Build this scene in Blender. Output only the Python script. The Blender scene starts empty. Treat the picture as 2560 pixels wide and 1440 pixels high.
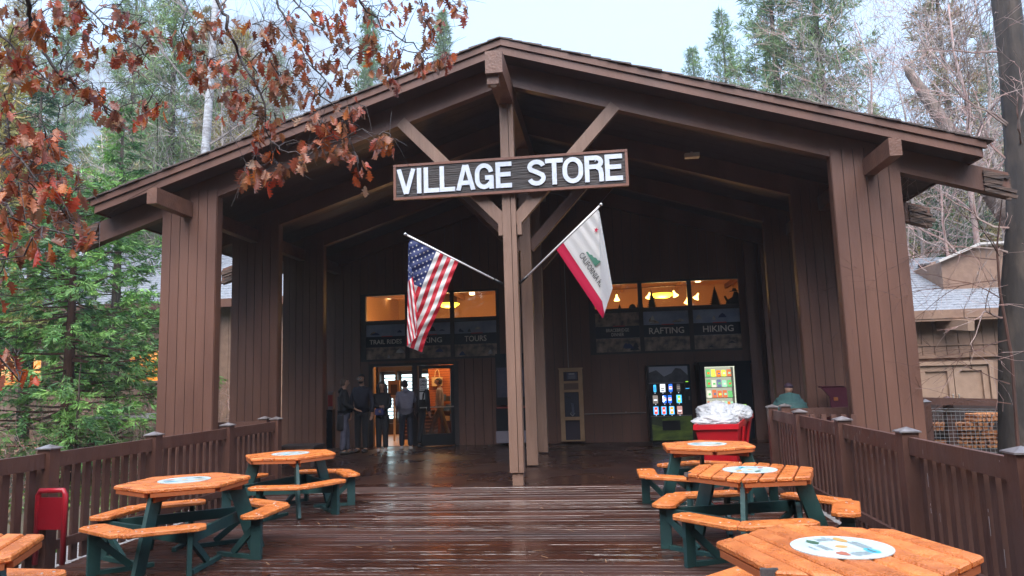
import bpy, bmesh, math, random
import numpy as np
from mathutils import Vector, Matrix
R = math.radians
SC = bpy.context.scene
COL = SC.collection

# ------------------------------------------------------------------ camera
FPX, YAW, PITCH, ROLL, CH = 1788.25, .1236, .1267, -.0302, 1.65
def _basis():
    cy, sy = math.cos(YAW), math.sin(YAW)
    w = Vector((-sy*math.cos(PITCH), cy*math.cos(PITCH), math.sin(PITCH)))
    r = Vector((cy, sy, 0)); u = r.cross(w)
    c, s = math.cos(ROLL), math.sin(ROLL)
    return c*r+s*u, -s*r+c*u, w
CR, CU, CW = _basis()
cam_d = bpy.data.cameras.new('camera'); cam = bpy.data.objects.new('camera', cam_d); COL.objects.link(cam)
cam_d.sensor_width = 36; cam_d.lens = FPX/2560*36; cam_d.clip_start = .05; cam_d.clip_end = 5000
m = Matrix((CR, CU, -CW)).transposed().to_4x4(); m.translation = Vector((0, 0, CH)); cam.matrix_world = m
SC.camera = cam

# ------------------------------------------------------------------ sky, sun, exposure
SUN_EL, SUN_AZ = 58, 176          # degrees; azimuth measured from +Y clockwise
w = bpy.data.worlds.new('World'); SC.world = w; w.use_nodes = True
nt = w.node_tree; bg = nt.nodes['Background']
sky = nt.nodes.new('ShaderNodeTexSky'); sky.sky_type = 'NISHITA'; sky.sun_disc = False
sky.sun_elevation = R(SUN_EL); sky.sun_rotation = R(SUN_AZ); sky.altitude = 1200; sky.air_density = 1.5
sky.dust_density = 2.4; sky.ozone_density = 2.2
nt.links.new(sky.outputs[0], bg.inputs[0]); bg.inputs[1].default_value = .115
sd = bpy.data.lights.new('sun', 'SUN'); sd.energy = 1.8; sd.angle = R(60); sd.color = (1, .93, .85)
so = bpy.data.objects.new('sun', sd); COL.objects.link(so)
el, az = R(SUN_EL), R(SUN_AZ)
sdir = Vector((math.sin(az)*math.cos(el), math.cos(az)*math.cos(el), math.sin(el)))
so.rotation_euler = sdir.to_track_quat('Z', 'Y').to_euler()
vs = SC.view_settings; vs.view_transform = 'Standard'; vs.look = 'None'; vs.exposure = 2.58; vs.gamma = 1
SC.cycles.max_bounces = 7; SC.cycles.diffuse_bounces = 3; SC.cycles.glossy_bounces = 3
SC.cycles.transparent_max_bounces = 12; SC.cycles.transmission_bounces = 4
SC.cycles.caustics_reflective = False; SC.cycles.caustics_refractive = False
SC.cycles.sample_clamp_indirect = 4; SC.cycles.use_denoising = True

# ------------------------------------------------------------------ helpers
def at(px, py, Y):
    px, py, Y = float(px), float(py), float(Y)
    d = (px-1280)/FPX*CR-(py-720)/FPX*CU+CW
    return Vector((0, 0, CH))+d*(Y/d.y)
def gnd(px, py, z=0):
    d = (px-1280)/FPX*CR-(py-720)/FPX*CU+CW
    return Vector((0, 0, CH))+d*((z-CH)/d.z)

MATS = {}
def mat(name, col, rough=.6, col2=None, scale=8, bump=0, bscale=None, spec=.5, stretch=(1, 1, 1), metal=0,
        island=0, rough2=None, emit=None, estr=0, detail=4, lo=.35, hi=.65, coat=0, transl=0, hue=None):
    """principled material; base colour mixes col/col2 by noise in object space; optional per-island variation and bump"""
    if name in MATS: return MATS[name]
    M = bpy.data.materials.new(name); M.use_nodes = True; t = M.node_tree; N = t.nodes; L = t.links
    b = N['Principled BSDF']; b.inputs['Roughness'].default_value = rough; b.inputs['Metallic'].default_value = metal
    b.inputs['Specular IOR Level'].default_value = spec; b.inputs['Coat Weight'].default_value = coat
    b.inputs['Base Color'].default_value = (*col, 1)
    tc = N.new('ShaderNodeTexCoord'); mp = N.new('ShaderNodeMapping'); mp.inputs['Scale'].default_value = stretch
    L.new(tc.outputs['Object'], mp.inputs[0])
    nz = N.new('ShaderNodeTexNoise'); nz.inputs['Scale'].default_value = scale; nz.inputs['Detail'].default_value = detail
    L.new(mp.outputs[0], nz.inputs[0])
    out = None
    if col2 is not None:
        rp = N.new('ShaderNodeValToRGB'); rp.color_ramp.elements[0].position = lo; rp.color_ramp.elements[1].position = hi
        rp.color_ramp.elements[0].color = (*col, 1); rp.color_ramp.elements[1].color = (*col2, 1)
        L.new(nz.outputs[0], rp.inputs[0]); out = rp.outputs[0]
    if island:
        g = N.new('ShaderNodeNewGeometry'); hs = N.new('ShaderNodeHueSaturation')
        mr = N.new('ShaderNodeMapRange'); mr.inputs[3].default_value = 1-island; mr.inputs[4].default_value = 1+island
        L.new(g.outputs['Random Per Island'], mr.inputs[0]); L.new(mr.outputs[0], hs.inputs['Value'])
        if hue:
            m2 = N.new('ShaderNodeMapRange'); m2.inputs[3].default_value = .5-hue; m2.inputs[4].default_value = .5+hue
            mm = N.new('ShaderNodeMath'); mm.operation = 'MULTIPLY'; mm.inputs[1].default_value = 7.31
            mf = N.new('ShaderNodeMath'); mf.operation = 'FRACT'
            L.new(g.outputs['Random Per Island'], mm.inputs[0]); L.new(mm.outputs[0], mf.inputs[0]); L.new(mf.outputs[0], m2.inputs[0])
            L.new(m2.outputs[0], hs.inputs['Hue'])
        if out: L.new(out, hs.inputs['Color'])
        else: hs.inputs['Color'].default_value = (*col, 1)
        out = hs.outputs[0]
    if out: L.new(out, b.inputs['Base Color'])
    if rough2 is not None:
        n2 = N.new('ShaderNodeTexNoise'); n2.inputs['Scale'].default_value = scale*.6; n2.inputs['Detail'].default_value = 5
        L.new(mp.outputs[0], n2.inputs[0]); m3 = N.new('ShaderNodeMapRange')
        m3.inputs[1].default_value = .38; m3.inputs[2].default_value = .62
        m3.inputs[3].default_value = rough; m3.inputs[4].default_value = rough2
        L.new(n2.outputs[0], m3.inputs[0]); L.new(m3.outputs[0], b.inputs['Roughness'])
    if bump:
        n3 = N.new('ShaderNodeTexNoise'); n3.inputs['Scale'].default_value = bscale or scale*3; n3.inputs['Detail'].default_value = 4
        L.new(mp.outputs[0], n3.inputs[0]); bp = N.new('ShaderNodeBump'); bp.inputs['Strength'].default_value = bump
        bp.inputs['Distance'].default_value = .02; L.new(n3.outputs[0], bp.inputs['Height']); L.new(bp.outputs[0], b.inputs['Normal'])
    if emit:
        b.inputs['Emission Color'].default_value = (*emit, 1); b.inputs['Emission Strength'].default_value = estr
    if transl:
        tr = N.new('ShaderNodeBsdfTranslucent'); mx = N.new('ShaderNodeMixShader'); mx.inputs[0].default_value = transl
        if out: L.new(out, tr.inputs[0])
        else: tr.inputs[0].default_value = (*col, 1)
        L.new(b.outputs[0], mx.inputs[1]); L.new(tr.outputs[0], mx.inputs[2])
        L.new(mx.outputs[0], N['Material Output'].inputs[0])
    MATS[name] = M
    return M

def glass_mat():
    if 'glass' in MATS: return MATS['glass']
    M = bpy.data.materials.new('glass'); M.use_nodes = True; t = M.node_tree; N = t.nodes; L = t.links
    N.remove(N['Principled BSDF'])
    a = N.new('ShaderNodeBsdfTransparent'); a.inputs[0].default_value = (.86, .86, .84, 1)
    g = N.new('ShaderNodeBsdfGlossy'); g.inputs['Roughness'].default_value = .03
    f = N.new('ShaderNodeFresnel'); f.inputs[0].default_value = 1.45
    x = N.new('ShaderNodeMixShader'); L.new(f.outputs[0], x.inputs[0]); L.new(a.outputs[0], x.inputs[1]); L.new(g.outputs[0], x.inputs[2])
    L.new(x.outputs[0], N['Material Output'].inputs[0]); MATS['glass'] = M
    return M

class MB:
    """collects shapes; build() links them as one mesh object"""
    def __init__(s): s.v = []; s.f = []; s.m = []
    def add(s, vs, fs, mi=0):
        b = len(s.v); s.v += [tuple(p) for p in vs]; s.f += [tuple(b+i for i in f) for f in fs]; s.m += [mi]*len(fs)
    def box(s, x0, x1, y0, y1, z0, z1, mi=0, c=0):
        if c:
            return s.prism([(x0, y0), (x1, y0), (x1, y1), (x0, y1)], z0, z1, mi, c)
        s.add([(x0,y0,z0),(x1,y0,z0),(x1,y1,z0),(x0,y1,z0),(x0,y0,z1),(x1,y0,z1),(x1,y1,z1),(x0,y1,z1)],
              [(3,2,1,0),(4,5,6,7),(0,1,5,4),(1,2,6,5),(2,3,7,6),(3,0,4,7)], mi)
    def prism(s, poly, z0, z1, mi=0, c=0):
        """vertical prism of a convex CCW polygon, chamfered along top and bottom by c"""
        n = len(poly)
        if c:
            cx = sum(p[0] for p in poly)/n; cy = sum(p[1] for p in poly)/n
            def ins(p):
                d = math.hypot(p[0]-cx, p[1]-cy) or 1
                k = max(0, 1-c*1.3/d); return (cx+(p[0]-cx)*k, cy+(p[1]-cy)*k)
            # true inset by moving every edge inwards
            q = []
            for i in range(n):
                a, b, d = Vector(poly[i-1]), Vector(poly[i]), Vector(poly[(i+1) % n])
                e1 = (b-a); e2 = (d-b)
                if e1.length < 1e-6 or e2.length < 1e-6: q.append(ins(poly[i])); continue
                n1 = Vector((-e1.y, e1.x)).normalized(); n2 = Vector((-e2.y, e2.x)).normalized()
                k = 1+n1.dot(n2); v = (n1+n2)/max(k, .35)
                q.append((b.x+v.x*c, b.y+v.y*c))
            rings = [(q, z0), (poly, z0+c), (poly, z1-c), (q, z1)]
        else: rings = [(poly, z0), (poly, z1)]
        vs = [(p[0], p[1], z) for r, z in rings for p in r]; fs = []
        for k in range(len(rings)-1):
            for i in range(n):
                j = (i+1) % n; fs.append((k*n+i, k*n+j, (k+1)*n+j, (k+1)*n+i))
        fs.append(tuple(reversed(range(n)))); fs.append(tuple((len(rings)-1)*n+i for i in range(n)))
        s.add(vs, fs, mi)
    def ext(s, poly, axis, a0, a1, mi=0):
        """extrude polygon given in the two other axes (order kept) along axis from a0 to a1"""
        n = len(poly)
        def P(p, a):
            if axis == 'y': return (p[0], a, p[1])
            if axis == 'x': return (a, p[0], p[1])
            return (p[0], p[1], a)
        vs = [P(p, a0) for p in poly]+[P(p, a1) for p in poly]
        fs = [(i, (i+1) % n, n+(i+1) % n, n+i) for i in range(n)]+[tuple(reversed(range(n))), tuple(range(n, 2*n))]
        s.add(vs, fs, mi)
    def beam(s, a, b, w, h, mi=0, up=(0, 0, 1), ext=0):
        a = Vector(a); b = Vector(b); d = (b-a).normalized(); a = a-d*ext; b = b+d*ext
        u = Vector(up); sd_ = d.cross(u)
        if sd_.length < 1e-3: sd_ = d.cross(Vector((0, 1, 0)))
        sd_.normalize(); u = sd_.cross(d).normalized()
        vs = []
        for p in (a, b):
            for i, j in ((-1, -1), (1, -1), (1, 1), (-1, 1)): vs.append(p+sd_*(w/2*i)+u*(h/2*j))
        s.add(vs, [(3,2,1,0),(4,5,6,7),(0,1,5,4),(1,2,6,5),(2,3,7,6),(3,0,4,7)], mi)
    def tube(s, pts, rads, n=8, mi=0, cap=True):
        pts = [Vector(p) for p in pts]
        if not hasattr(rads, '__len__'): rads = [rads]*len(pts)
        b = len(s.v); ref = None
        for i, p in enumerate(pts):
            d = (pts[min(i+1, len(pts)-1)]-pts[max(i-1, 0)])
            if d.length < 1e-9: d = Vector((0, 0, 1))
            d.normalize()
            if ref is None: ref = d.orthogonal().normalized()
            e = (ref-d*ref.dot(d))
            if e.length < 1e-4: e = d.orthogonal()
            e.normalize(); ref = e; g = d.cross(e)
            for k in range(n):
                a = 2*math.pi*k/n; s.v.append(tuple(p+(e*math.cos(a)+g*math.sin(a))*rads[i]))
        for i in range(len(pts)-1):
            for k in range(n):
                k2 = (k+1) % n; s.f.append((b+i*n+k, b+i*n+k2, b+(i+1)*n+k2, b+(i+1)*n+k)); s.m.append(mi)
        if cap:
            s.f.append(tuple(b+k for k in reversed(range(n)))); s.m.append(mi)
            s.f.append(tuple(b+(len(pts)-1)*n+k for k in range(n))); s.m.append(mi)
    def lathe(s, prof, cx, cy, n=24, mi=0):
        b = len(s.v)
        for r, z in prof:
            for k in range(n):
                a = 2*math.pi*k/n; s.v.append((cx+r*math.cos(a), cy+r*math.sin(a), z))
        for i in range(len(prof)-1):
            for k in range(n):
                k2 = (k+1) % n; s.f.append((b+i*n+k, b+i*n+k2, b+(i+1)*n+k2, b+(i+1)*n+k)); s.m.append(mi)
    def build(s, name, mats, parent=None, org=None, smooth=False, rot=None):
        me = bpy.data.meshes.new(name)
        o_ = Vector(org) if org is not None else (Vector(parent['_org']) if parent is not None and '_org' in parent else Vector((0, 0, 0)))
        vs = [(p[0]-o_.x, p[1]-o_.y, p[2]-o_.z) for p in s.v]
        me.from_pydata(vs, [], s.f)
        if not isinstance(mats, (list, tuple)): mats = [mats]
        for mt in mats: me.materials.append(mt)
        me.polygons.foreach_set('material_index', s.m)
        if smooth: me.polygons.foreach_set('use_smooth', [True]*len(s.f))
        me.update()
        ob = bpy.data.objects.new(name, me); COL.objects.link(ob)
        if parent is not None:
            ob.parent = parent; ob['_org'] = tuple(o_)
        else: ob.location = o_
        return ob

def arr_mesh(name, V, F, mats, parent=None, org=None, mi=None, smooth=False):
    """mesh from numpy arrays (all faces the same size)"""
    me = bpy.data.meshes.new(name)
    o_ = Vector(org) if org is not None else (Vector(parent['_org']) if parent is not None and '_org' in parent else Vector((0, 0, 0)))
    V = np.asarray(V, np.float32)-np.array(o_, np.float32); F = np.asarray(F, np.int32); k = F.shape[1]
    me.vertices.add(len(V)); me.vertices.foreach_set('co', V.ravel())
    me.loops.add(F.size); me.loops.foreach_set('vertex_index', F.ravel())
    me.polygons.add(len(F)); me.polygons.foreach_set('loop_start', np.arange(0, F.size, k, dtype=np.int32))
    me.polygons.foreach_set('loop_total', np.full(len(F), k, np.int32))
    if not isinstance(mats, (list, tuple)): mats = [mats]
    for mt in mats: me.materials.append(mt)
    if mi is not None: me.polygons.foreach_set('material_index', np.asarray(mi, np.int32))
    if smooth: me.polygons.foreach_set('use_smooth', np.ones(len(F), bool))
    me.update(calc_edges=True)
    ob = bpy.data.objects.new(name, me); COL.objects.link(ob)
    if parent is not None: ob.parent = parent; ob['_org'] = tuple(o_)
    else: ob.location = o_
    return ob

def tag(o, label=None, cat=None, group=None, kind=None):
    if label: o['label'] = label
    if cat: o['category'] = cat
    if group: o['group'] = group
    if kind: o['kind'] = kind
    return o
def thing(name, org, label, cat, group=None, rz=0):
    e = bpy.data.objects.new(name, None); COL.objects.link(e); e.location = Vector(org); e.rotation_euler.z = rz
    e['_org'] = tuple(Vector(org)); e.empty_display_size = .2
    return tag(e, label, cat, group)
def local(e):       # parts of e are modelled around its own origin
    e['_org'] = (0., 0., 0.); return e
def copy_tree(o, loc=None, rz=None, label=None):
    kids = {}
    for c in bpy.data.objects:
        if c.parent: kids.setdefault(c.parent.name, []).append(c)
    def cp(a, par):
        c = a.copy(); COL.objects.link(c)
        if par is not None: c.parent = par
        for k in kids.get(a.name, []): cp(k, c)
        return c
    c = cp(o, None)
    if loc is not None: c.location = Vector(loc)
    if rz is not None: c.rotation_euler.z = rz
    if label: c['label'] = label
    return c

def text(name, s, x, z, y, h, mt, parent, width=None, thick=.004, bold=.0, align='CENTER', rz=0, org=None):
    """lettering in the XZ plane facing -Y, centre (x,z), cap height h, optional total width"""
    cu = bpy.data.curves.new(name, 'FONT'); cu.body = s; cu.align_x = 'LEFT'; cu.extrude = thick/2; cu.offset = bold; cu.resolution_u = 3
    tmp = bpy.data.objects.new('tmp', cu); COL.objects.link(tmp)
    bpy.context.view_layer.update()
    me = bpy.data.meshes.new_from_object(tmp.evaluated_get(bpy.context.evaluated_depsgraph_get()))
    bpy.data.objects.remove(tmp)
    n = len(me.vertices); co = np.zeros(n*3); me.vertices.foreach_get('co', co); co = co.reshape(-1, 3)
    mn, mx = co.min(0), co.max(0)
    sy = h/(mx[1]-mn[1]); sx = (width/(mx[0]-mn[0])) if width else sy
    X = (co[:, 0]-(mn[0]+mx[0])/2)*sx; Z = (co[:, 1]-(mn[1]+mx[1])/2)*sy; Y = -co[:, 2]
    c, s_ = math.cos(rz), math.sin(rz)
    o_ = Vector(org) if org is not None else (Vector(parent['_org']) if parent is not None else Vector((0, 0, 0)))
    out = np.stack([x+X*c-Y*s_-o_.x, y+X*s_+Y*c-o_.y, z+Z-o_.z], -1)
    me.vertices.foreach_set('co', out.ravel()); me.materials.clear(); me.materials.append(mt); me.update()
    me.name = name
    ob = bpy.data.objects.new(name, me); COL.objects.link(ob)
    if parent is not None: ob.parent = parent; ob['_org'] = tuple(o_)
    return ob

HAZE = True

# ------------------------------------------------------------------ materials of the place
BR = mat('brown_paint', (.145, .065, .043), .5, (.100, .043, .029), 1.7, bump=.25, bscale=26, stretch=(1, 1, .25), rough2=.62)
BRD = mat('brown_paint_weathered', (.150, .068, .044), .5, (.112, .05, .032), 6, bump=.4, bscale=30)
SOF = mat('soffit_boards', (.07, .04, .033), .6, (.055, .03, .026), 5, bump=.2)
POSTM = mat('post_paint', (.215, .125, .088), .55, (.17, .097, .068), 7, bump=.6, bscale=16, stretch=(1, 1, .12))
DARK = mat('dark_gap', (.012, .008, .008), .8)
SHING = mat('wet_shingles', (.20, .21, .23), .22, (.30, .31, .34), 9, bump=.5, bscale=40, rough2=.4, stretch=(1, 3, 1))
ROOFEDGE = mat('shingle_edge', (.05, .03, .025), .6, (.09, .06, .05), 20, bump=.5)
ROT = mat('rotten_wood', (.03, .02, .018), .8, (.13, .08, .06), 9, bump=1, bscale=20, stretch=(.2, 1, 2))
TAN = mat('tan_paint', (.33, .215, .15), .55, (.28, .18, .125), 5, bump=.2, bscale=20)
GLASS = glass_mat()
BLACK = mat('black_metal', (.012, .012, .014), .35)
FRAMED = mat('dark_frame', (.03, .02, .02), .5, (.04, .027, .025), 9)

D, BAY, YW, X0, SL = 11.354, 2.38, 18.49, -1.43, .315
HALF_IN, CWID, EAVE = 5.08, 1.0, 7.07
def soff(x): return 6.93-SL*abs(x-X0)
def raft(x): return 4.95+SL*(HALF_IN-abs(x-X0))

store = thing('store_building', (X0, D, 0), 'brown board-sided store building with a wide gabled porch roof, posts and lit windows', 'store')
# --- columns: boarded fins, three bents on both sides
def board_column(xa, xb, y, z1, n=6, dep=.18):
    b = MB(); b.box(xa+.012, xb-.012, y+.012, y+dep, 0.02, z1-.02)
    wd = (xb-xa)/n
    for i in range(n):
        b.box(xa+i*wd+.005, xa+(i+1)*wd-.005, y+random.uniform(-.002, .002), y+.02, .0, z1, 1)
    for xx in (xa-.004, xb-.022): b.box(xx, xx+.026, y+.021, y+dep+.012, 0, z1-.01, 1)
    return b
random.seed(4)
for k in range(3):
    y = D+k*BAY
    for s in (-1, 1):
        xa, xb = (X0-HALF_IN-CWID, X0-HALF_IN) if s < 0 else (X0+HALF_IN, X0+HALF_IN+CWID)
        board_column(xa, xb, y, raft((X0+s*HALF_IN))+.12).build('column', [DARK, BR], store)
# --- rafters with tails, three bents + one against the wall
TAIL = [7.62, 7.5, 7.6]
for k in range(4):
    y = D+k*BAY+(.025 if k < 3 else -.25)
    for s in (-1, 1):
        e = TAIL[k]+(.03 if s < 0 else 0) if k < 3 else 7.0
        xs = [0, e]
        b = MB()
        p = [(X0, raft(X0)), (X0+s*e, raft(X0+s*e)), (X0+s*e, soff(X0+s*e)-.01), (X0, soff(X0)-.01)]
        if s < 0: p = p[::-1]
        b.ext(p, 'y', y, y+.16)
        ob = b.build('rafter', BR, store)
        if k < 3:      # weathered, splintered end
            r = random.Random(10*k+s); q = MB()
            q.box(min(X0+s*e, X0+s*(e+.02)), max(X0+s*e, X0+s*(e+.02)), y, y+.16, raft(X0+s*e)+.02, soff(X0+s*e)-.03)
            for j in range(5):
                zz = raft(X0+s*e)+.03+j*.068+r.uniform(-.015, .015); l = .38+r.uniform(-.12, .10)
                a = Vector((X0+s*(e-.36), y-.012, zz+SL*.36)); c = Vector((X0+s*(e-.36+l), y-.014, zz+SL*(.36-l)))
                q.beam(a, c+Vector((0, r.uniform(-.01, .02), r.uniform(-.02, .02))), .02+r.uniform(0, .02), .055+r.uniform(-.02, .02))
                q.beam(a+Vector((0, .17, 0)), c+Vector((0, .18, 0)), .02, .05)
            q.build('splintered_end', ROT, ob)
# --- ridge beam, purlins
b = MB(); b.box(X0-.13, X0+.13, 10.1, YW-.3, 6.2, 6.55); b.build('ridge_beam', BRD, store)
b = MB(); b.box(X0-.12, X0+.06, 10.17, 10.32, 6.06, 6.2); lf = b.build('porch_light', BRD, store)
b = MB(); b.lathe([(.0, 6.055), (.045, 6.052), (.05, 6.06)], X0-.03, 10.245, 12); b.build('lens', mat('lens', (.5, .5, .5), .2), lf)
for s, xc in ((-1, -7.03), (1, 4.2)):
    b = MB(); b.box(xc-.085, xc+.085, 10.33, D+BAY*3-.1, 4.6, 4.86); b.build('purlin', BRD, store)
# --- centre posts with braces
for k in range(3):
    y = D+k*BAY-.02; xp = -1.415
    b = MB()
    if k == 0:
        for xa, xb in ((xp-.115, xp+.020), (xp+.030, xp+.105)): b.box(xa, xb, y, y+.2, .2, 6.2)
        b.box(xp-.08, xp+.09, y+.03, y+.19, 0, .2); b.box(xp-.1, xp+.09, y+.05, y+.19, .21, 6.19)
    else: b.box(xp-.105, xp+.105, y, y+.2, 0.03, 6.2)
    b.build('centre_post', POSTM, store)
    for s in (-1, 1):
        p0 = Vector((xp+s*.1, y+.1, 4.22)); p1 = Vector((X0+s*1.78, y+.1, raft(X0+s*1.78)+.03))
        b = MB(); b.beam(p0, p1, .12, .19, up=(0, 0, 1), ext=.04); b.build('brace', BR if k else POSTM, store)
        if k == 0:
            b = MB(); b.box(xp+s*.155-.035, xp+s*.155+.035, y+.02, y+.17, 3.98, 4.2); b.build('brace_block', POSTM, store)
# --- roof: deck, fascia boards, shingles
YB = 27.0; F0 = 10.96
roofp = None
b = MB()
for s in (-1, 1):
    e = EAVE; n = 34
    # soffit boards
    ys = np.linspace(F0+.02, YB, 40)
    for i in range(39):
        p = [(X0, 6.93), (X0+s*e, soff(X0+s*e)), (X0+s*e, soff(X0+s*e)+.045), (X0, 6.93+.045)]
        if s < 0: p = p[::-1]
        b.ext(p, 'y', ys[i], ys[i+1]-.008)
    p = [(X0, 6.978), (X0+s*e, soff(X0+s*e)+.048), (X0+s*e, soff(X0+s*e)+.10), (X0, 7.03)]
    if s < 0: p = p[::-1]
    b.ext(p, 'y', F0+.03, YB, 1)
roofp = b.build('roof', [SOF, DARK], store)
for s in (-1, 1):
    for (zo0, zo1, yy, e, nm) in ((.0, .13, F0, EAVE, 'fascia_board'), (.138, .245, F0-.035, EAVE+.06, 'fascia_board')):
        b = MB(); p = [(X0, 6.9+zo0), (X0+s*e, 6.9+zo0-SL*e), (X0+s*e, 6.9+zo1-SL*e), (X0, 6.9+zo1)]
        if s < 0: p = p[::-1]
        b.ext(p, 'y', yy, yy+.03 if zo0 == 0 else yy+.06); b.build(nm, BR, roofp)
    # eave boards
    b = MB(); xx = X0+s*EAVE; b.box(min(xx, xx+s*.03), max(xx, xx+s*.03), F0+.03, YB, soff(xx)-.03, soff(xx)+.12); b.build('eave_board', BR, roofp)
    # shingle courses, stepped
    rr = random.Random(5+s); b = MB(); n = 46
    for i in range(n):
        o0 = (EAVE+.1)*i/n; o1 = (EAVE+.1)*(i+1)/n+.05
        for (ya, yb) in ((F0-.06, 14.0), (14.0, 20), (20, YB)):
            dz = rr.uniform(0, .012); dy = rr.uniform(-.02, .01) if ya < 11 else 0
            p = [(X0+s*o0, 7.148-SL*o0), (X0+s*o1, 7.148-SL*o1+.008), (X0+s*o1, 7.148-SL*o1+.03+dz), (X0+s*o0, 7.148-SL*o0+.014+dz)]
            if s < 0: p = p[::-1]
            b.ext(p, 'y', ya+dy, yb)
    b.build('shingles', ROOFEDGE, roofp)
# --- back wall with openings (board siding)
WX0, WX1 = -7.6, 4.75
OPEN = [(-6.33, -2.69, 2.22, 4.03), (-6.2, -3.78, -.01, 2.16), (-.22, 3.56, 2.2, 4.05)]
b = MB(); x = WX0; r = random.Random(8)
while x < WX1-.01:
    x1 = min(x+.235, WX1); zt = soff((x+x1)/2)-.02
    cuts = sorted([(o[2], o[3]) for o in OPEN if o[0] < (x+x1)/2 < o[1]])
    z = 0
    for a, c in cuts+[(zt, zt)]:
        if a-z > .02: b.box(x+.006, x1-.006, YW+r.uniform(-.002, .002), YW+.03, z, a, 1)
        z = c
    x = x1
x = WX0
for (xa, xb) in [(WX0, -6.33), (-6.33, -6.2), (-6.2, -3.78), (-3.78, -2.69), (-2.69, -.22), (-.22, 3.56), (3.56, WX1)]:
    cuts = sorted([(o[2], o[3]) for o in OPEN if o[0] <= xa and o[1] >= xb]); z = 0
    for a, c in cuts+[(6.9, 6.9)]:
        if a-z > .02: b.box(xa, xb, YW+.032, YW+.14, z, a if a < 6.9 else (soff(xa if abs(xa-X0) > abs(xb-X0) else xb)-.02))
        z = c
b.ext([(WX0, 4.7), (WX1, 4.7), (WX1, soff(WX1)), (X0, 6.93), (WX0, soff(WX0))], 'y', YW+.036, YW+.136)
b.box(-3.78, -.22, YW-.015, YW, .56, .6, 1); b.box(-.22, 3.5, YW-.015, YW, .56, .6, 1)
b.box(-.3, 3.66, YW-.02, YW, 2.10, 2.19, 1)
b.build('wall', [FRAMED, BR], store)
# side walls of the porch recess (wall returns)
for s, xx in ((-1, WX0), (1, WX1)):
    b = MB(); yy = YW+.14
    while yy < YB-.1:
        b.box(min(xx, xx-s*.03), max(xx, xx-s*.03), yy+.005, yy+.23, 0, soff(xx)-.02, 1); yy += .235
    b.box(min(xx-s*.032, xx-s*.1), max(xx-s*.032, xx-s*.1), YW+.14, YB, 0, soff(xx)-.03)
    b.build('wall', [FRAMED, BR], store)
b = MB()
for xx in (4.1, 4.32, 4.55): b.box(xx-.09, xx+.09, YW-.14, YW-.005, 0, soff(xx)-.05)
b.box(3.62, 3.78, YW-.1, YW-.004, 0, 4.9); b.box(3.9, 4.6, YW-.17, YW-.145, 0, .25)
b.build('corner_trim', BR, store)

# --- window bands: upper panes clear, lower panes carry posters
CREAM = mat('poster_letters', (.62, .54, .46), .6)
PHS = [mat('poster_sky', (.26, .28, .36), .4, (.16, .18, .26), 3), mat('poster_land', (.06, .045, .04), .4, (.36, .24, .18), 6), mat('poster_dark', (.012, .012, .02), .35), mat('poster_red', (.35, .02, .02), .5),
       mat('poster_white', (.45, .40, .36), .5, (.2, .17, .17), 7), mat('poster_blue', (.02, .03, .09), .4)]
def window_band(xs, za, zb, zc, zd, name='window'):
    for i in range(len(xs)-1):
        xa, xb = xs[i], xs[i+1]
        for (z0, z1, up) in ((za, zb, 0), (zc, zd, 1)):
            b = MB(); t = .055
            b.box(xa, xb, YW+.0, YW+.1, z0, z0+t); b.box(xa, xb, YW, YW+.1, z1-t, z1)
            b.box(xa, xa+t, YW+.002, YW+.098, z0+t, z1-t); b.box(xb-t, xb, YW+.002, YW+.098, z0+t, z1-t)
            fr = b.build('window', FRAMED, store)
            g = MB(); g.box(xa+t, xb-t, YW+.05, YW+.056, z0+t, z1-t); g.build('pane', GLASS, fr)
window_band([-6.33, -5.14, -3.92, -2.69], 2.22, 3.25, 3.25, 4.03)
window_band([-.22, 1.0, 2.24, 3.56], 2.2, 3.31, 3.31, 4.05)
def poster(xa, xb, z0, z1, words, lab, seed, dark=True, tz=None, th=.13):
    p = thing('window_poster', ((xa+xb)/2, YW+.04, z0), lab, 'poster', 'posters behind the lower window panes')
    y = YW+.028; b = MB(); r = random.Random(seed); w_ = xb-xa; h = z1-z0; zm0, zm1 = z0+h*.36, z0+h*.66
    b.box(xa, xb, y, y+.012, z0, zm0-.004, 1); b.box(xa, xb, y, y+.012, zm0, zm1, 2); b.box(xa, xb, y, y+.012, zm1+.004, z1, 0 if seed % 2 else 1)
    xr = xa+w_*.4; b.box(xr, xr+w_*.27, y-.004, y, zm1-.01, zm1+.015, 3)
    if seed in (2, 5): b.box(xa+.02, xb-.02, y-.004, y, zm0-.012, zm0, 4)
    # picture shapes in the lower and upper photograph
    for j in range(9):
        cx = xa+w_*(.1+.8*r.random()); ww = r.uniform(.03, .13); 
        lo = r.random() < .6
        zb_ = (z0+.03+r.random()*h*.16) if lo else (zm1+.03+r.random()*h*.1); hh = r.uniform(.04, .14)
        hh = min(hh, (zm0 if lo else z1)-zb_-.02)
        pts = [(cx-ww, zb_), (cx+ww, zb_), (cx+ww*.5, zb_+hh*.7), (cx, zb_+hh), (cx-ww*.7, zb_+hh*.5)]
        pts = [(min(max(q[0], xa+.01), xb-.01), q[1]) for q in pts]
        b.ext(pts, 'y', y-.002-.0003*j, y, r.choice([4, 1, 2, 1, 5]))
    b.box(xa-.02, xb+.02, y+.0125, y+.02, z0-.02, z1+.02, 2); b.build('panel', PHS, p)  # dark backing added to stop shop light leaking round the poster
    n = len(words)
    for i, wd in enumerate(words):
        text('lettering', wd, (xa+xb)/2, (zm0+zm1)/2+(n-1)*th*.62-i*th*1.3, y-.006, th, CREAM, p, width=min(w_*.8, len(wd)*th*(.78 if n == 1 else .62)), bold=.01)
poster(-6.285, -5.185, 2.265, 3.195, ['TRAIL RIDES'], 'trail rides poster behind the left window pane above the open doorway', 1, th=.12)
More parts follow.
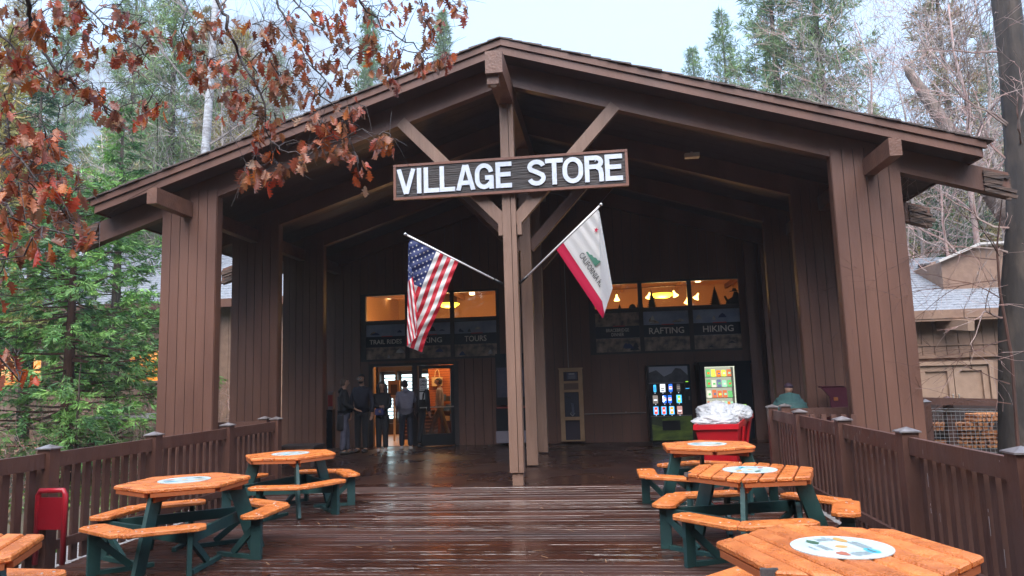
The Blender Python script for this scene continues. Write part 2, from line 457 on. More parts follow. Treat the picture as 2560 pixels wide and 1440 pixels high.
poster(-5.095, -3.965, 2.265, 3.195, ['BIKING'], 'biking poster behind the middle pane, half hidden by the striped flag', 3, th=.14)
poster(-3.875, -2.735, 2.265, 3.195, ['TOURS'], 'tours poster behind the pane right of the shop entrance', 7, th=.15)
poster(-.175, .955, 2.245, 3.255, ['BRACEBRIDGE', 'DINNER'], 'dark dinner poster with two lines of faint lettering left of the rafting poster', 2, th=.085)
poster(1.045, 2.195, 2.245, 3.255, ['RAFTING'], 'rafting poster in the middle pane above the drinks machine', 9, th=.16)
poster(2.285, 3.515, 2.245, 3.255, ['HIKING'], 'hiking poster with white line in the pane above the snack machine', 5, th=.16)

# --- entrance: frame, open leaf
ent = MB(); y = YW+.01
for xa, xb in ((-6.2, -6.08), (-5.02, -4.86), (-3.9, -3.78)): ent.box(xa, xb, y-.02, y+.12, 0, 2.16)
ent.box(-6.08, -5.02, y-.018, y+.118, 2.08, 2.16); ent.box(-4.86, -3.9, y-.018, y+.118, 2.08, 2.16)
ent.build('door_frame', FRAMED, store)
lf = local(thing('tmp', (0, 0, 0), None, None)); bpy.data.objects.remove(lf)
b = MB(); dw = .92
for z0, z1 in ((.02, .32), (1.98, 2.07)): b.box(-dw, 0, -.022, .022, z0, z1)
b.box(-dw, -dw+.09, -.024, .024, .02, 2.07); b.box(-.09, 0, -.024, .024, .02, 2.07)
dr = b.build('door', BLACK, None, org=(0, 0, 0)); dr.parent = store
dr.location = Vector((-3.9, YW-.02, 0))-Vector(store['_org']); dr.rotation_euler.z = R(22)
g = MB(); g.box(-dw+.09, -.09, -.003, .003, .32, 1.98); gp = g.build('pane', GLASS, None, org=(0, 0, 0)); gp.parent = dr
g = MB(); g.box(-dw+.02, -.02, -.07, -.05, .98, 1.01); g.box(-dw+.03, -dw+.06, -.06, -.02, .98, 1.01); g.box(-.06, -.03, -.06, -.02, .98, 1.01)
gp = g.build('push_bar', mat('bar_metal', (.4, .38, .36), .3, metal=.8), None, org=(0, 0, 0)); gp.parent = dr
WHITEP = mat('white_paper', (.62, .62, .62), .7)
INK = mat('ink', (.02, .02, .03), .6)
nt_ = local(thing('door_notice', (-3.9, YW-.02, 0), 'white open daily notice taped to the glass of the shop door', 'notice')); nt_.rotation_euler.z = R(22)
b = MB(); b.box(-.9, -.7, -.032, -.03, 1.42, 1.74); b.build('sheet', WHITEP, nt_); b = MB(); b.box(-.9, -.7, -.032, -.03, 1.2, 1.39); b.build('sheet', WHITEP, nt_)
text('lettering', 'OPEN', -.8, 1.66, -.036, .06, INK, nt_, width=.15, bold=.03); text('lettering', 'DAILY', -.8, 1.58, -.036, .06, INK, nt_, width=.16, bold=.03)
text('lettering', '8:00 - 8:00', -.8, 1.51, -.036, .022, INK, nt_); text('lettering', 'WELCOME', -.8, 1.46, -.036, .022, INK, nt_)

# --- sign
SIGNB = mat('sign_board', (.010, .007, .007), .6, (.028, .018, .017), 30, stretch=(.1, 1, 1.4), bump=1, bscale=24)
SIGNF = mat('sign_frame', (.17, .065, .04), .5, (.13, .05, .032), 6)
SIGNL = mat('sign_white', (.56, .60, .68), .5, (.47, .51, .58), 9)
sg = thing('store_sign', (X0, D-.1, 4.64), 'long dark wooden sign with red frame and white letters reading village store', 'sign')
b = MB(); zL, zR = (4.645, 5.245), (4.665, 5.255)
def sz(x, k): return zL[k]+(zR[k]-zL[k])*(x+3.33)/3.86
b.box(-3.29, .49, D-.10, D-.045, 4.69, 5.21); b.build('board', SIGNB, sg)
b = MB(); b.box(-3.33, .53, D-.115, D-.05, 4.65, 4.69); b.box(-3.33, .53, D-.115, D-.05, 5.21, 5.25)
b.box(-3.33, -3.285, D-.112, D-.052, 4.69, 5.21); b.box(.485, .53, D-.112, D-.052, 4.69, 5.21); b.build('frame', SIGNF, sg)
def arc(cx, cz, rx, rz_, a0, a1, n=12): return [(cx+rx*math.cos(R(a0+(a1-a0)*i/n)), cz+rz_*math.sin(R(a0+(a1-a0)*i/n))) for i in range(n+1)]
GS = .17     # stroke width as a share of the height
def rnd(w_, h_=1.0, n=10):      # closed upright oval with straight sides
    r_ = w_/2; return arc(r_, h_-r_*1.15, r_, r_*1.15, 0, 180, n)+arc(r_, r_*1.15, r_, r_*1.15, 180, 360, n)
def glyph(ch, w_):
    e = GS/2; x1 = w_-e
    if ch == 'V': return [[(e*.9, 1), (w_/2-.01, 0)], [(w_-e*.9, 1), (w_/2+.01, 0)]]
    if ch == 'I': return [[(w_/2, 0), (w_/2, 1)]]
    if ch == 'L': return [[(e, 0), (e, 1)], [(e, e), (w_, e)]]
    if ch == 'A': return [[(e*.9, 0), (w_/2-.03, 1)], [(w_-e*.9, 0), (w_/2+.03, 1)], [(w_*.25, .29), (w_*.75, .29)]]
    if ch == 'E': return [[(e, 0), (e, 1)], [(e, e), (w_, e)], [(e, 1-e), (w_, 1-e)], [(e, .52), (w_*.93, .52)]]
    if ch == 'T': return [[(w_/2, 0), (w_/2, 1)], [(0, 1-e), (w_, 1-e)]]
    r_ = (w_-2*e)/2; q = r_*1.12
    if ch == 'O': return [arc(w_/2, 1-e-q, r_, q, 0, 180)+arc(w_/2, e+q, r_, q, 180, 360)+[(x1, 1-e-q)]]
    if ch == 'G': return [arc(w_/2, 1-e-q, r_, q, 8, 180)+arc(w_/2, e+q, r_, q, 180, 330), [(w_-e*.9, 0), (w_-e*.9, .50)], [(w_*.55, .44), (w_, .44)]]
    if ch == 'S':
        a = arc(w_/2, 1-e-.205, r_, .205, 12, 180, 9)[:-1]; b_ = arc(w_/2, e+.205, r_, .205, 0, -168, 9)[1:]
        return [a+[(e, .72), (e+.04, .62), (w_/2, .52), (x1-.04, .40), (x1, .30)]+b_]
    if ch == 'R': return [[(e, 0), (e, 1)], [(e, 1-e), (w_-e-.2, 1-e)]+arc(w_-e-.2, .745, .2, .17, 90, -90, 8)+[(e, .575)], [(w_-e-.14, .56), (w_-e-.03, .46), (w_-e*1.0, .3), (w_-e*.95, 0)]]
def stroke(mb, pts, wd, X, Z, H_, y0, y1):
    P_ = [Vector((p[0], p[1])) for p in pts]; n = len(P_); L_, Rr_ = [], []
    for i in range(n):
        d0 = (P_[i]-P_[i-1]).normalized() if i else (P_[1]-P_[0]).normalized(); d1 = (P_[i+1]-P_[i]).normalized() if i < n-1 else d0
        t_ = (d0+d1).normalized(); nn = Vector((-t_.y, t_.x)); k = wd/2/max(.5, nn.dot(Vector((-d0.y, d0.x)))); L_.append(P_[i]+nn*k); Rr_.append(P_[i]-nn*k)
    vs_ = []
    for y in (y0, y1):
        for q in L_+Rr_: vs_.append((X+q.x*H_, y, Z+min(1, max(0, q.y))*H_))
    fs_ = []; m_ = 2*n
    for i in range(n-1): fs_ += [(i, i+1, n+i+1, n+i), (m_+i, m_+n+i, m_+n+i+1, m_+i+1), (i, m_+i, m_+i+1, i+1), (n+i, n+i+1, m_+n+i+1, m_+n+i)]
    fs_ += [(0, n, m_+n, m_), (n-1, m_+n-1, m_+2*n-1, 2*n-1)]; mb.add(vs_, fs_)
for ch, pa, pb in (('V', 992, 1038), ('I', 1041, 1054), ('L', 1059, 1098), ('L', 1099, 1137), ('A', 1140, 1187), ('G', 1187, 1233), ('E', 1239, 1279), ('S', 1318.5, 1364), ('T', 1363.5, 1408), ('O', 1406.5, 1458), ('R', 1462, 1509), ('E', 1513, 1557)):
    xa, xb = at(pa, 430, D-.12).x, at(pb, 430, D-.12).x; H_ = .432; z = 4.735+.003*(xa+3.3); b = MB()
    for i, st in enumerate(glyph(ch, (xb-xa)/H_)): stroke(b, st, GS, xa, z, H_, D-.122-.0006*i, D-.099)
    b.build('letter', SIGNL, sg)

# --- small fittings on the porch
p = at(1730, 390, 13.0)
b = MB(); b.box(p.x-.13, p.x+.13, p.y-.05, p.y+.08, p.z-.03, p.z+.05); b.box(p.x-.02, p.x+.02, p.y+.02, p.y+.05, p.z+.05, p.z+.09)
tag(b.build('flood_light', mat('lamp_housing', (.45, .44, .42), .4), org=p), 'pale flood light fixed under the porch roof right of the sign', 'flood light')

# ------------------------------------------------------------------ shop interior seen through the openings
CEIL = mat('warm_ceiling', (.62, .36, .17), .8, (.5, .28, .13), 2)
WARM = mat('warm_wall', (.5, .28, .14), .8)
FLR = mat('shop_floor', (.42, .26, .13), .35, (.34, .2, .1), 3)
SLAT = mat('slat_wall', (.42, .13, .045), .5, (.34, .10, .035), 5)
LAMP = mat('lamp_glow', (.9, .7, .2), .4, emit=(1, .62, .16), estr=1.6)
LAMPY = mat('dish_glow', (.9, .8, .1), .4, emit=(1, .72, .05), estr=.8)
YI0, YI1 = YW+.16, 25.5
b = MB(); b.box(-7.4, 4.6, YI0, YI1, -.03, .0); b.build('shop_floor', FLR, store)
b = MB(); b.box(-7.4, 4.6, YI0, YI1, 4.72, 4.78); b.build('shop_ceiling', CEIL, store)
b = MB(); b.box(-7.4, 4.6, YI1, YI1+.06, 0, 4.72); b.build('inner_wall', WARM, store)
for xw in (-7.45, 4.6): b = MB(); b.box(xw, xw+.05, YI0, YI1, 0, 4.72); b.build('inner_wall', WARM, store)
b = MB(); b.beam((-6.3, 19.2, 4.2), (-5.2, 25, 4.5), .2, .3); b.build('ceiling_beam', mat('ceiling_beam', (.12, .05, .03), .6), store)
# slat wall behind the door with bags
yS = 21.6
b = MB()
for i in range(28): b.box(-5.35, -3.2, yS, yS+.03, .75+i*.075, .75+i*.075+.062)
b.box(-5.35, -3.2, yS+.032, yS+.06, 0, 2.9, 1); b.build('slat_wall', [SLAT, mat('slat_back', (.16, .04, .015), .6)], store)
BAGM = [mat('bag_cream', (.55, .40, .24), .7), mat('bag_tan', (.34, .17, .07), .7), mat('bag_black', (.03, .025, .025), .7), mat('bag_blue', (.05, .13, .3), .6)]
for i, (x, z, s, mi, lab) in enumerate([(-5.06, 1.66, .17, 0, 'cream tote bag hanging beside the door mullion'), (-4.42, 1.8, .17, 0, 'cream tote bag with dark print hanging behind the door glass'),
        (-4.0, 1.78, .19, 1, 'tan tote bag hanging in the middle of the slatted wall'), (-3.58, 1.8, .16, 2, 'black bag hanging at the right end of the slatted wall')]):
    t = thing('tote_bag', (x, yS-.07, z-.15), lab, 'bag', 'bags hanging on the slatted wall')
    b = MB(); b.ext([(x-s*.9, z-.15), (x+s*.9, z-.15), (x+s, z+.12), (x-s, z+.12)], 'y', yS-.1, yS-.02); b.build('bag_body', BAGM[mi], t)
    b = MB(); b.tube([(x-s*.5, yS-.06, z+.1), (x-s*.3, yS-.05, z+.3), (x, yS-.03, z+.36), (x+s*.3, yS-.05, z+.3), (x+s*.5, yS-.06, z+.1)], .014, 6); b.build('handle', BAGM[3 if i == 2 else mi], t)
    b = MB(); b.ext([(x-s*.5, z-.06), (x+s*.4, z-.08), (x+s*.5, z+.03), (x, z+.07), (x-s*.4, z+.04)], 'y', yS-.106, yS-.101); b.build('print', BAGM[2 if mi != 2 else 0], t)
# shelves of goods below
sh = thing('goods_shelf', (-4.1, yS-.3, 0), 'low shelf of small goods under the hanging bags', 'shelf')
b = MB()
for z in (.45, .75, 1.05): b.box(-4.9, -3.25, yS-.42, yS-.04, z, z+.03)
for x in (-4.9, -3.28): b.box(x, x+.03, yS-.42, yS-.04, 0, .45); 
b.build('shelf_board', mat('shelf_wood', (.05, .025, .02), .6), sh)
r = random.Random(3); b = MB()
for z in (.48, .78, 1.08):
    x = -4.86
    while x < -3.35:
        w_ = r.uniform(.07, .16); b.box(x, x+w_-.015, yS-.38, yS-.2, z, z+r.uniform(.08, .2), r.randrange(4)); x += w_
tag(b.build('goods', BAGM, sh), kind='stuff')
# glass-front fridge with lit tubes, left half of the doorway
fr = thing('drinks_fridge', (-5.9, 22.6, 0), 'glass fronted fridge glowing white behind the doorway, with posters on top', 'fridge')
b = MB(); b.box(-7.3, -5.5, 23.0, 23.6, 0, 2.3); b.box(-7.3, -5.5, 22.7, 23.0, 2.02, 2.35); b.box(-7.3, -5.5, 22.7, 23.0, 0, .35)
for x in (-7.3, -6.72, -6.12, -5.56): b.box(x, x+.06, 22.7, 23.0, .35, 2.02)
b.build('cabinet', mat('fridge_case', (.02, .015, .015), .4), fr)
for x in (-6.98, -6.4, -5.84):
    b = MB()
    for i in range(12): b.box(x-.17, x+.17, 22.93, 22.98, .5+i*.12, .5+i*.12+.085)
    b.build('lit_shelf', mat('fridge_glow', (.6, .8, .85), .4, emit=(.62, .9, 1), estr=.5), fr)
b = MB()
for x, z in ((-6.25, 2.48), (-5.9, 2.46), (-6.6, 2.44)): b.lathe([(0, z-.1), (.035, z-.1), (.035, z+.03), (.012, z+.08), (.012, z+.11), (0, z+.11)], x, 22.8, 10)
tag(b.build('bottle_on_top', mat('bottle_white', (.6, .65, .7), .3, emit=(.5, .6, .8), estr=.5), fr))
# counter and low racks
b = MB()
for i in range(7): b.box(-6.0, -4.98, 20.6, 21.2, .12+i*.1, .12+i*.1+.03, 1)
b.box(-6.0, -4.98, 20.65, 21.2, 0, .82)
tag(b.build('display_rack', [mat('rack_dark', (.07, .03, .02), .5), mat('rack_edge', (.35, .18, .1), .5)], org=(-5.5, 20.9, 0)), 'dark slatted display rack standing inside the doorway', 'rack')
b = MB(); b.box(-6.2, -5.85, 20.2, 20.24, 1.2, 1.72); b.box(-6.12, -5.93, 20.19, 20.2, 1.3, 1.6, 1); b.box(-6.05, -6.0, 20.2, 20.24, 0, 1.2)
tag(b.build('stand_sign', [mat('stand_cream', (.5, .4, .26), .6), mat('stand_print', (.1, .09, .08), .6)], org=(-6.0, 20.2, 0)), 'cream sign on a stand just inside the left side of the doorway', 'sign')
# ceiling joists and small downlights
for i, xx in enumerate((-6.9, -5.0, -3.1, -1.2, .7, 2.6, 4.3)):
    b = MB(); b.box(xx, xx+.09, YI0, YI1, 4.56, 4.715); b.build('ceiling_joist', MATS['ceiling_beam'] if i % 3 == 0 else CEIL, store)
DL = mat('downlight', (.9, .6, .3), .4, emit=(1, .7, .35), estr=1.6)
for i, (px, py) in enumerate([(1540, 709), (1620, 704), (1683, 702), (1745, 706), (1180, 738), (975, 748)]):
    q = at(px, py, 20.5); k = (4.54-CH)/(q.z-CH); q = Vector((q.x*k, q.y*k, 4.54)); b = MB(); b.lathe([(.0, 4.552), (.08, 4.552), (.09, 4.56), (.1, 4.72)], q.x, q.y, 14)
    tag(b.build('downlight', DL, org=q), ('round downlight above the state flag', 'round downlight above the mullion cut-out firs', 'round downlight right of the yellow dish lamp', 'round downlight in the last right window', 'round downlight in the window left of the front post', 'round downlight in the far left upper window')[i], 'downlight', 'downlights in the shop ceiling')
# lamps
def dish(x, y, z, s, lab):
    t = thing('ceiling_dish_lamp', (x, y, z), lab, 'lamp', 'yellow dish lamps under the shop ceiling')
    b = MB(); b.lathe([(.02, z-.07*s), (.2*s, z-.06*s), (.3*s, z), (.33*s, z+.04*s), (.28*s, z+.06*s), (.02, z+.06*s)], x, y, 24); b.build('glass_dish', LAMPY, t, smooth=True)
    b = MB(); b.lathe([(.6*s, 4.70), (.62*s, 4.64), (.66*s, 4.64), (.68*s, 4.70)], x, y, 32); b.build('ceiling_ring', mat('ring', (.45, .25, .12), .7), t)
    l = bpy.data.lights.new('lamp_light', 'POINT'); l.energy = 20; l.color = (1, .60, .24); l.shadow_soft_size = .25
    lo_ = bpy.data.objects.new('lamp_light', l); COL.objects.link(lo_); lo_.parent = t; lo_.location = (0, 0, -.25)
p = at(1122, 763, 21.0); dish(p.x, p.y, p.z, 1.0, 'yellow glowing dish lamp seen through the window behind the striped flag')
p = at(1655, 739, 21.0); dish(p.x, p.y, p.z, 1.0, 'yellow glowing dish lamp seen through the middle window above the drinks machine')
trk = thing('track_light_rail', tuple(at(1640, 722, 20.0)), 'thin ceiling rail carrying cone lamps behind the right hand windows', 'track rail')
a_, b_ = at(1532, 724, 20.0), at(1704, 713, 20.0); b = MB(); b.beam(a_, b_, .03, .02); b.build('rail', mat('rail_bronze', (.2, .08, .03), .5), trk)
for (px, py, tilt, lab) in [(1542, 745, 0, 'cone lamp glowing beside the state flag'), (1622, 740, .3, 'cone lamp glowing left of the dish lamp'), (1687, 735, -.35, 'cone lamp glowing right of the dish lamp'),
                       (1718, 752, .2, 'small bright cone lamp low beside the window mullion'), (1742, 741, .5, 'cone lamp tilted left in the last window')]:
    q = at(px, py, 20.0); t = thing('cone_lamp', tuple(q), lab, 'lamp', 'cone lamps on the ceiling rail')
    b = MB(); dx = Vector((-math.sin(tilt), -.2, -math.cos(tilt))).normalized()
    b.tube([q-dx*.10, q-dx*.02, q+dx*.07], [.02, .035, .085], 12); b.build('shade', LAMP, t, smooth=True)
    b = MB(); b.tube([q-dx*.10, q-dx*.2], .008, 6); b.build('arm', MATS['rail_bronze'], t)
for x, y, e in ((-5.4, 20.9, 30), (-4.1, 20.3, 30), (2.6, 20.8, 20), (.4, 21.5, 13)):
    l = bpy.data.lights.new('shop_lamp', 'POINT'); l.energy = e; l.color = (1, .56, .24); l.shadow_soft_size = .3
    lo_ = bpy.data.objects.new('shop_lamp', l); COL.objects.link(lo_); lo_.location = (x, y, 3.0)
# window-sill cut-outs: little firs and a rider
SILH = mat('silhouette', (.015, .02, .03), .7)
def fir_cut(x, z0, h, w_, lab):
    b = MB(); n = 9; y = YW+.16
    for i in range(n):
        t = i/n; ww = w_*(1-t)**.9; zz = z0+h*t
        b.ext([(x-ww, zz-.01), (x+ww, zz-.012), (x+ww*.35, zz+h/n*1.1), (x-ww*.35, zz+h/n*1.1)], 'y', y+.0006*i, y+.02+.0006*i)
    b.ext([(x-.01, z0), (x+.01, z0), (x+.004, z0+h*1.06), (x-.004, z0+h*1.06)], 'y', y+.008, y+.016)
    tag(b.build('fir_cutout', SILH, org=(x, y, z0)), lab, 'cut-out', 'fir cut-outs on the window ledge')
for (px, w_, h, lab) in [(1630, .14, .44, 'tall fir cut-out in front of the dish lamp'), (1600, .12, .32, 'fir cut-out half behind the window mullion'), (1789, .17, .47, 'widest fir cut-out in the last window'), (1549, .06, .14, 'tiny fir cut-out near the state flag')]:
    q = at(px, 765, YW+.16); fir_cut(q.x, 3.36, h, w_, lab)
q = at(1835, 760, YW+.17); b = MB(); x, z = q.x, 3.36
b.ext([(x-.22, z), (x+.16, z), (x+.17, z+.2), (x+.1, z+.33), (x+.02, z+.33), (x-.03, z+.2), (x-.14, z+.14), (x-.2, z+.24), (x-.24, z+.22), (x-.18, z+.08)], 'y', q.y, q.y+.02)
b.ext([(x-.09, z+.335), (x+.13, z+.34), (x+.14, z+.355), (x+.09, z+.36), (x+.07, z+.42), (x-.01, z+.42), (x-.03, z+.36), (x-.09, z+.35)], 'y', q.y-.002, q.y+.018)
tag(b.build('rider_cutout', SILH, org=(x, q.y, z)), 'dark cut-out of a rider in a wide hat near the end of the ledge', 'cut-out')
q = at(1581, 765, YW+.17); b = MB(); x = q.x
b.ext([(x-.1, z), (x+.1, z), (x+.085, z+.06), (x+.05, z+.11), (x, z+.13), (x-.06, z+.1), (x-.09, z+.05)], 'y', q.y, q.y+.02)
tag(b.build('boulder_cutout', SILH, org=(x, q.y, z)), 'rounded dark cut-out on the ledge left of the firs', 'cut-out')

# ------------------------------------------------------------------ deck, porch floor
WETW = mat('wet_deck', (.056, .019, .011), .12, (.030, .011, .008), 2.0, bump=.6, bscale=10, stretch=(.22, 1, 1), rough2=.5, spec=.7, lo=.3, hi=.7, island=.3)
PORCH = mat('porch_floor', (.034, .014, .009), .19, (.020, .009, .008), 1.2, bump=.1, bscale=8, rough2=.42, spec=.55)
r = random.Random(12); V = []; F = []; M_ = []
b = MB(); y = -1.0; pitch = .10
while y < D-.02:
    x = -5.28; 
    while x < 2.42:
        x1 = min(x+r.choice([2.4, 3.0, 3.6])+r.uniform(-.2, .2), 2.42)
        t0 = r.uniform(-.004, .004); t2 = t0+r.uniform(-.003, .003); t1 = t0+r.uniform(-.001, .001); t3 = t2+r.uniform(-.001, .001)
        y1 = y+pitch-.007
        b.add([(x, y, -.035), (x1, y, -.035), (x1, y1, -.035), (x, y1, -.035), (x, y+.0035, t0), (x1, y+.0035, t1), (x1, y1-.0035, t2), (x, y1-.0035, t3), (x, y, t0-.008), (x1, y, t1-.008), (x1, y1, t2-.008), (x, y1, t3-.008)],
              [(0, 1, 9, 8), (8, 9, 5, 4), (4, 5, 6, 7), (7, 6, 10, 11), (11, 10, 2, 3), (1, 2, 10, 9), (9, 10, 6, 5), (3, 0, 8, 11), (8, 4, 7, 11)])
        x = x1+.005
    y += pitch
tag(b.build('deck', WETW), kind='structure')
b = MB(); b.box(-5.28, 2.42, -1, D-.02, -.12, -.06); b.box(-5.3, -5.27, -1, D, -.32, -.04, 1); b.box(2.42, 2.45, -1, D, -.32, -.04, 1)
tag(b.build('deck_joists', [DARK, BRD]), kind='structure')
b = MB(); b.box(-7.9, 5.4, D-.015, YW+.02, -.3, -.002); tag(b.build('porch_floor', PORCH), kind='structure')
# pine needles and petals on the deck
b = MB()
for i in range(260):
    x, y = r.uniform(-4.6, 1.9), r.uniform(4, 13.5); a = r.uniform(0, 3.1); l = r.uniform(.03, .14)
    c, s_ = math.cos(a)*l, math.sin(a)*l
    b.add([(x, y, .007), (x+c, y+s_, .009), (x+c+.003, y+s_+.004, .009), (x+.003, y+.004, .007)], [(0, 1, 2, 3)])
tag(b.build('needle_litter', mat('litter', (.5, .28, .14), .6)), kind='stuff')

# ------------------------------------------------------------------ railings
RAIL = mat('railing_paint', (.102, .045, .032), .45, (.078, .033, .024), 5, bump=.35, bscale=24, stretch=(1, 1, .3), rough2=.6)
CAP = mat('cap_metal', (.10, .085, .085), .4, (.2, .18, .18), 9)
def railing(pts, posts, lab, side=1, bal=True, zt=1.05, low=.12, shift=None):
    """pts: polyline; posts at each distance given as points"""
    t = thing('railing', (pts[0][0], pts[0][1], 0), lab, 'railing')
    for i, (x, y) in enumerate(posts):
        b = MB(); b.box(x-.07, x+.07, y-.07, y+.07, -.35, 1.09); po = b.build('post', RAIL, t)
        b = MB(); b.add([(x-.088, y-.088, 1.088), (x+.088, y-.088, 1.088), (x+.088, y+.088, 1.088), (x-.088, y+.088, 1.088),
                         (x-.088, y-.088, 1.1), (x+.088, y-.088, 1.1), (x+.088, y+.088, 1.1), (x-.088, y+.088, 1.1), (x, y, 1.135)],
                        [(3, 2, 1, 0), (0, 1, 5, 4), (1, 2, 6, 5), (2, 3, 7, 6), (3, 0, 4, 7), (4, 5, 8), (5, 6, 8), (6, 7, 8), (7, 4, 8)])
        b.build('post_cap', CAP, po)
    for i in range(len(posts)-1):
        a, c = Vector((*posts[i], 0)), Vector((*posts[i+1], 0)); d = (c-a).normalized(); nrm = Vector((-d.y, d.x, 0))*side
        b = MB(); b.beam(a+d*.07+Vector((0, 0, zt-.075)), c-d*.07+Vector((0, 0, zt-.075)), .045, .15); b.build('top_rail', RAIL, t)
        b = MB(); b.beam(a+d*.07+Vector((0, 0, low)), c-d*.07+Vector((0, 0, low)), .04, .09); b.build('bottom_rail', RAIL, t)
        if bal:
            L_ = (c-a).length-.14; n = max(1, int(L_/.155))
            for j in range(n):
                q = a+d*(.07+L_*(j+.5)/n)+nrm*.055
                b = MB(); b.beam(q+Vector((0, 0, -.1)), q+Vector((0, 0, zt-.14)), .038, .088, up=d); b.build('baluster', RAIL, t)
    return t
YS = [3.25, 5.0, 6.75, 8.47, 10.25, 11.85]
railing([(-5.6, 3.3)], [(-5.62, y) for y in YS], 'long brown railing along the left edge of the deck behind the picnic tables', side=1)
railing([(2.6, 3.3)], [(2.6, y) for y in YS], 'long brown railing along the right edge of the deck', side=-1)
rl = bpy.data.objects['railing.001'] if 'railing.001' in bpy.data.objects else None
rr = random.Random(44); b = MB()
for i in range(46):
    y = rr.choice([rr.uniform(4.6, 8.6), rr.uniform(3.6, 11)]); l = rr.uniform(.02, .22) if rr.random() < .4 else rr.uniform(.01, .05); w_ = rr.uniform(.003, .007)
    z = rr.uniform(.92, 1.04); x = 2.6-.0245
    if rr.random() < .35: x = 2.6+.055-.0205; z = rr.uniform(.4, .85); y = 3.25+.07+((int((y-3.25)/.155))+.5)*.155
    l = min(l, z-.905) if z > .9 else l; b.add([(x, y, z), (x, y+w_, z), (x-.001, y+w_*.7, z-l), (x-.001, y, z-l)], [(0, 3, 2, 1)])
tag(b.build('paint_drips', mat('drip', (.45, .42, .42), .5), rl), kind='stuff')
railing([(-5.6, 11.85)], [(-7.4, 12.0), (-5.95, 12.1)], 'short dark railing between the two front left columns', bal=False)
railing([(2.6, 11.9)], [(2.84, 12.05), (4.3, 12.2)], 'plain railing running right from the deck corner in front of the stooping person', bal=False)
b = MB()
for px in (2030, 2058, 2083, 2108, 2132):
    q = at(px, 1040, 11.2); b.box(q.x-.035, q.x+.035, q.y-.03, q.y+.03, -.2, q.z+.02)
q0, q1 = at(2024, 1056, 11.22), at(2140, 1056, 11.22); b.beam((q0.x, 11.24, q0.z-.05), (q1.x, 11.24, q0.z-.05), .03, .09)
tag(b.build('low_paling', RAIL, org=(q0.x, 11.24, 0)), 'low paling of four short boards in front of the right column', 'fence')

# ------------------------------------------------------------------ picnic tables
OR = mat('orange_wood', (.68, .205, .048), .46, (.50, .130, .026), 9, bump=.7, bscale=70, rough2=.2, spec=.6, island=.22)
GRN = mat('green_metal', (.018, .062, .058), .4, (.014, .045, .045), 4, bump=.15, bscale=30, rough2=.55)
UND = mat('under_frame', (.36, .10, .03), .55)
DISC = mat('disc_pale', (.58, .68, .68), .25, (.5, .61, .62), 10)
DCOL = [DISC, mat('print_green', (.06, .13, .08), .4), mat('print_red', (.42, .14, .09), .4), mat('print_cyan', (.07, .42, .55), .4), mat('print_ink', (.10, .13, .14), .5), mat('print_gold', (.5, .3, .1), .4)]
SCREW = mat('screw', (.55, .55, .52), .35, metal=.7)
def clip(poly, nx, ny, d):
    out = []; n = len(poly)
    for i in range(n):
        a, c = poly[i], poly[(i+1) % n]; da = a[0]*nx+a[1]*ny-d; dc = c[0]*nx+c[1]*ny-d
        if da <= 0: out.append(a)
        if da*dc < 0:
            k = da/(da-dc); out.append((a[0]+(c[0]-a[0])*k, a[1]+(c[1]-a[1])*k))
    return out
def hexa(rad, off=0): return [(rad*math.cos(R(60*k+off)), rad*math.sin(R(60*k+off))) for k in range(6)]
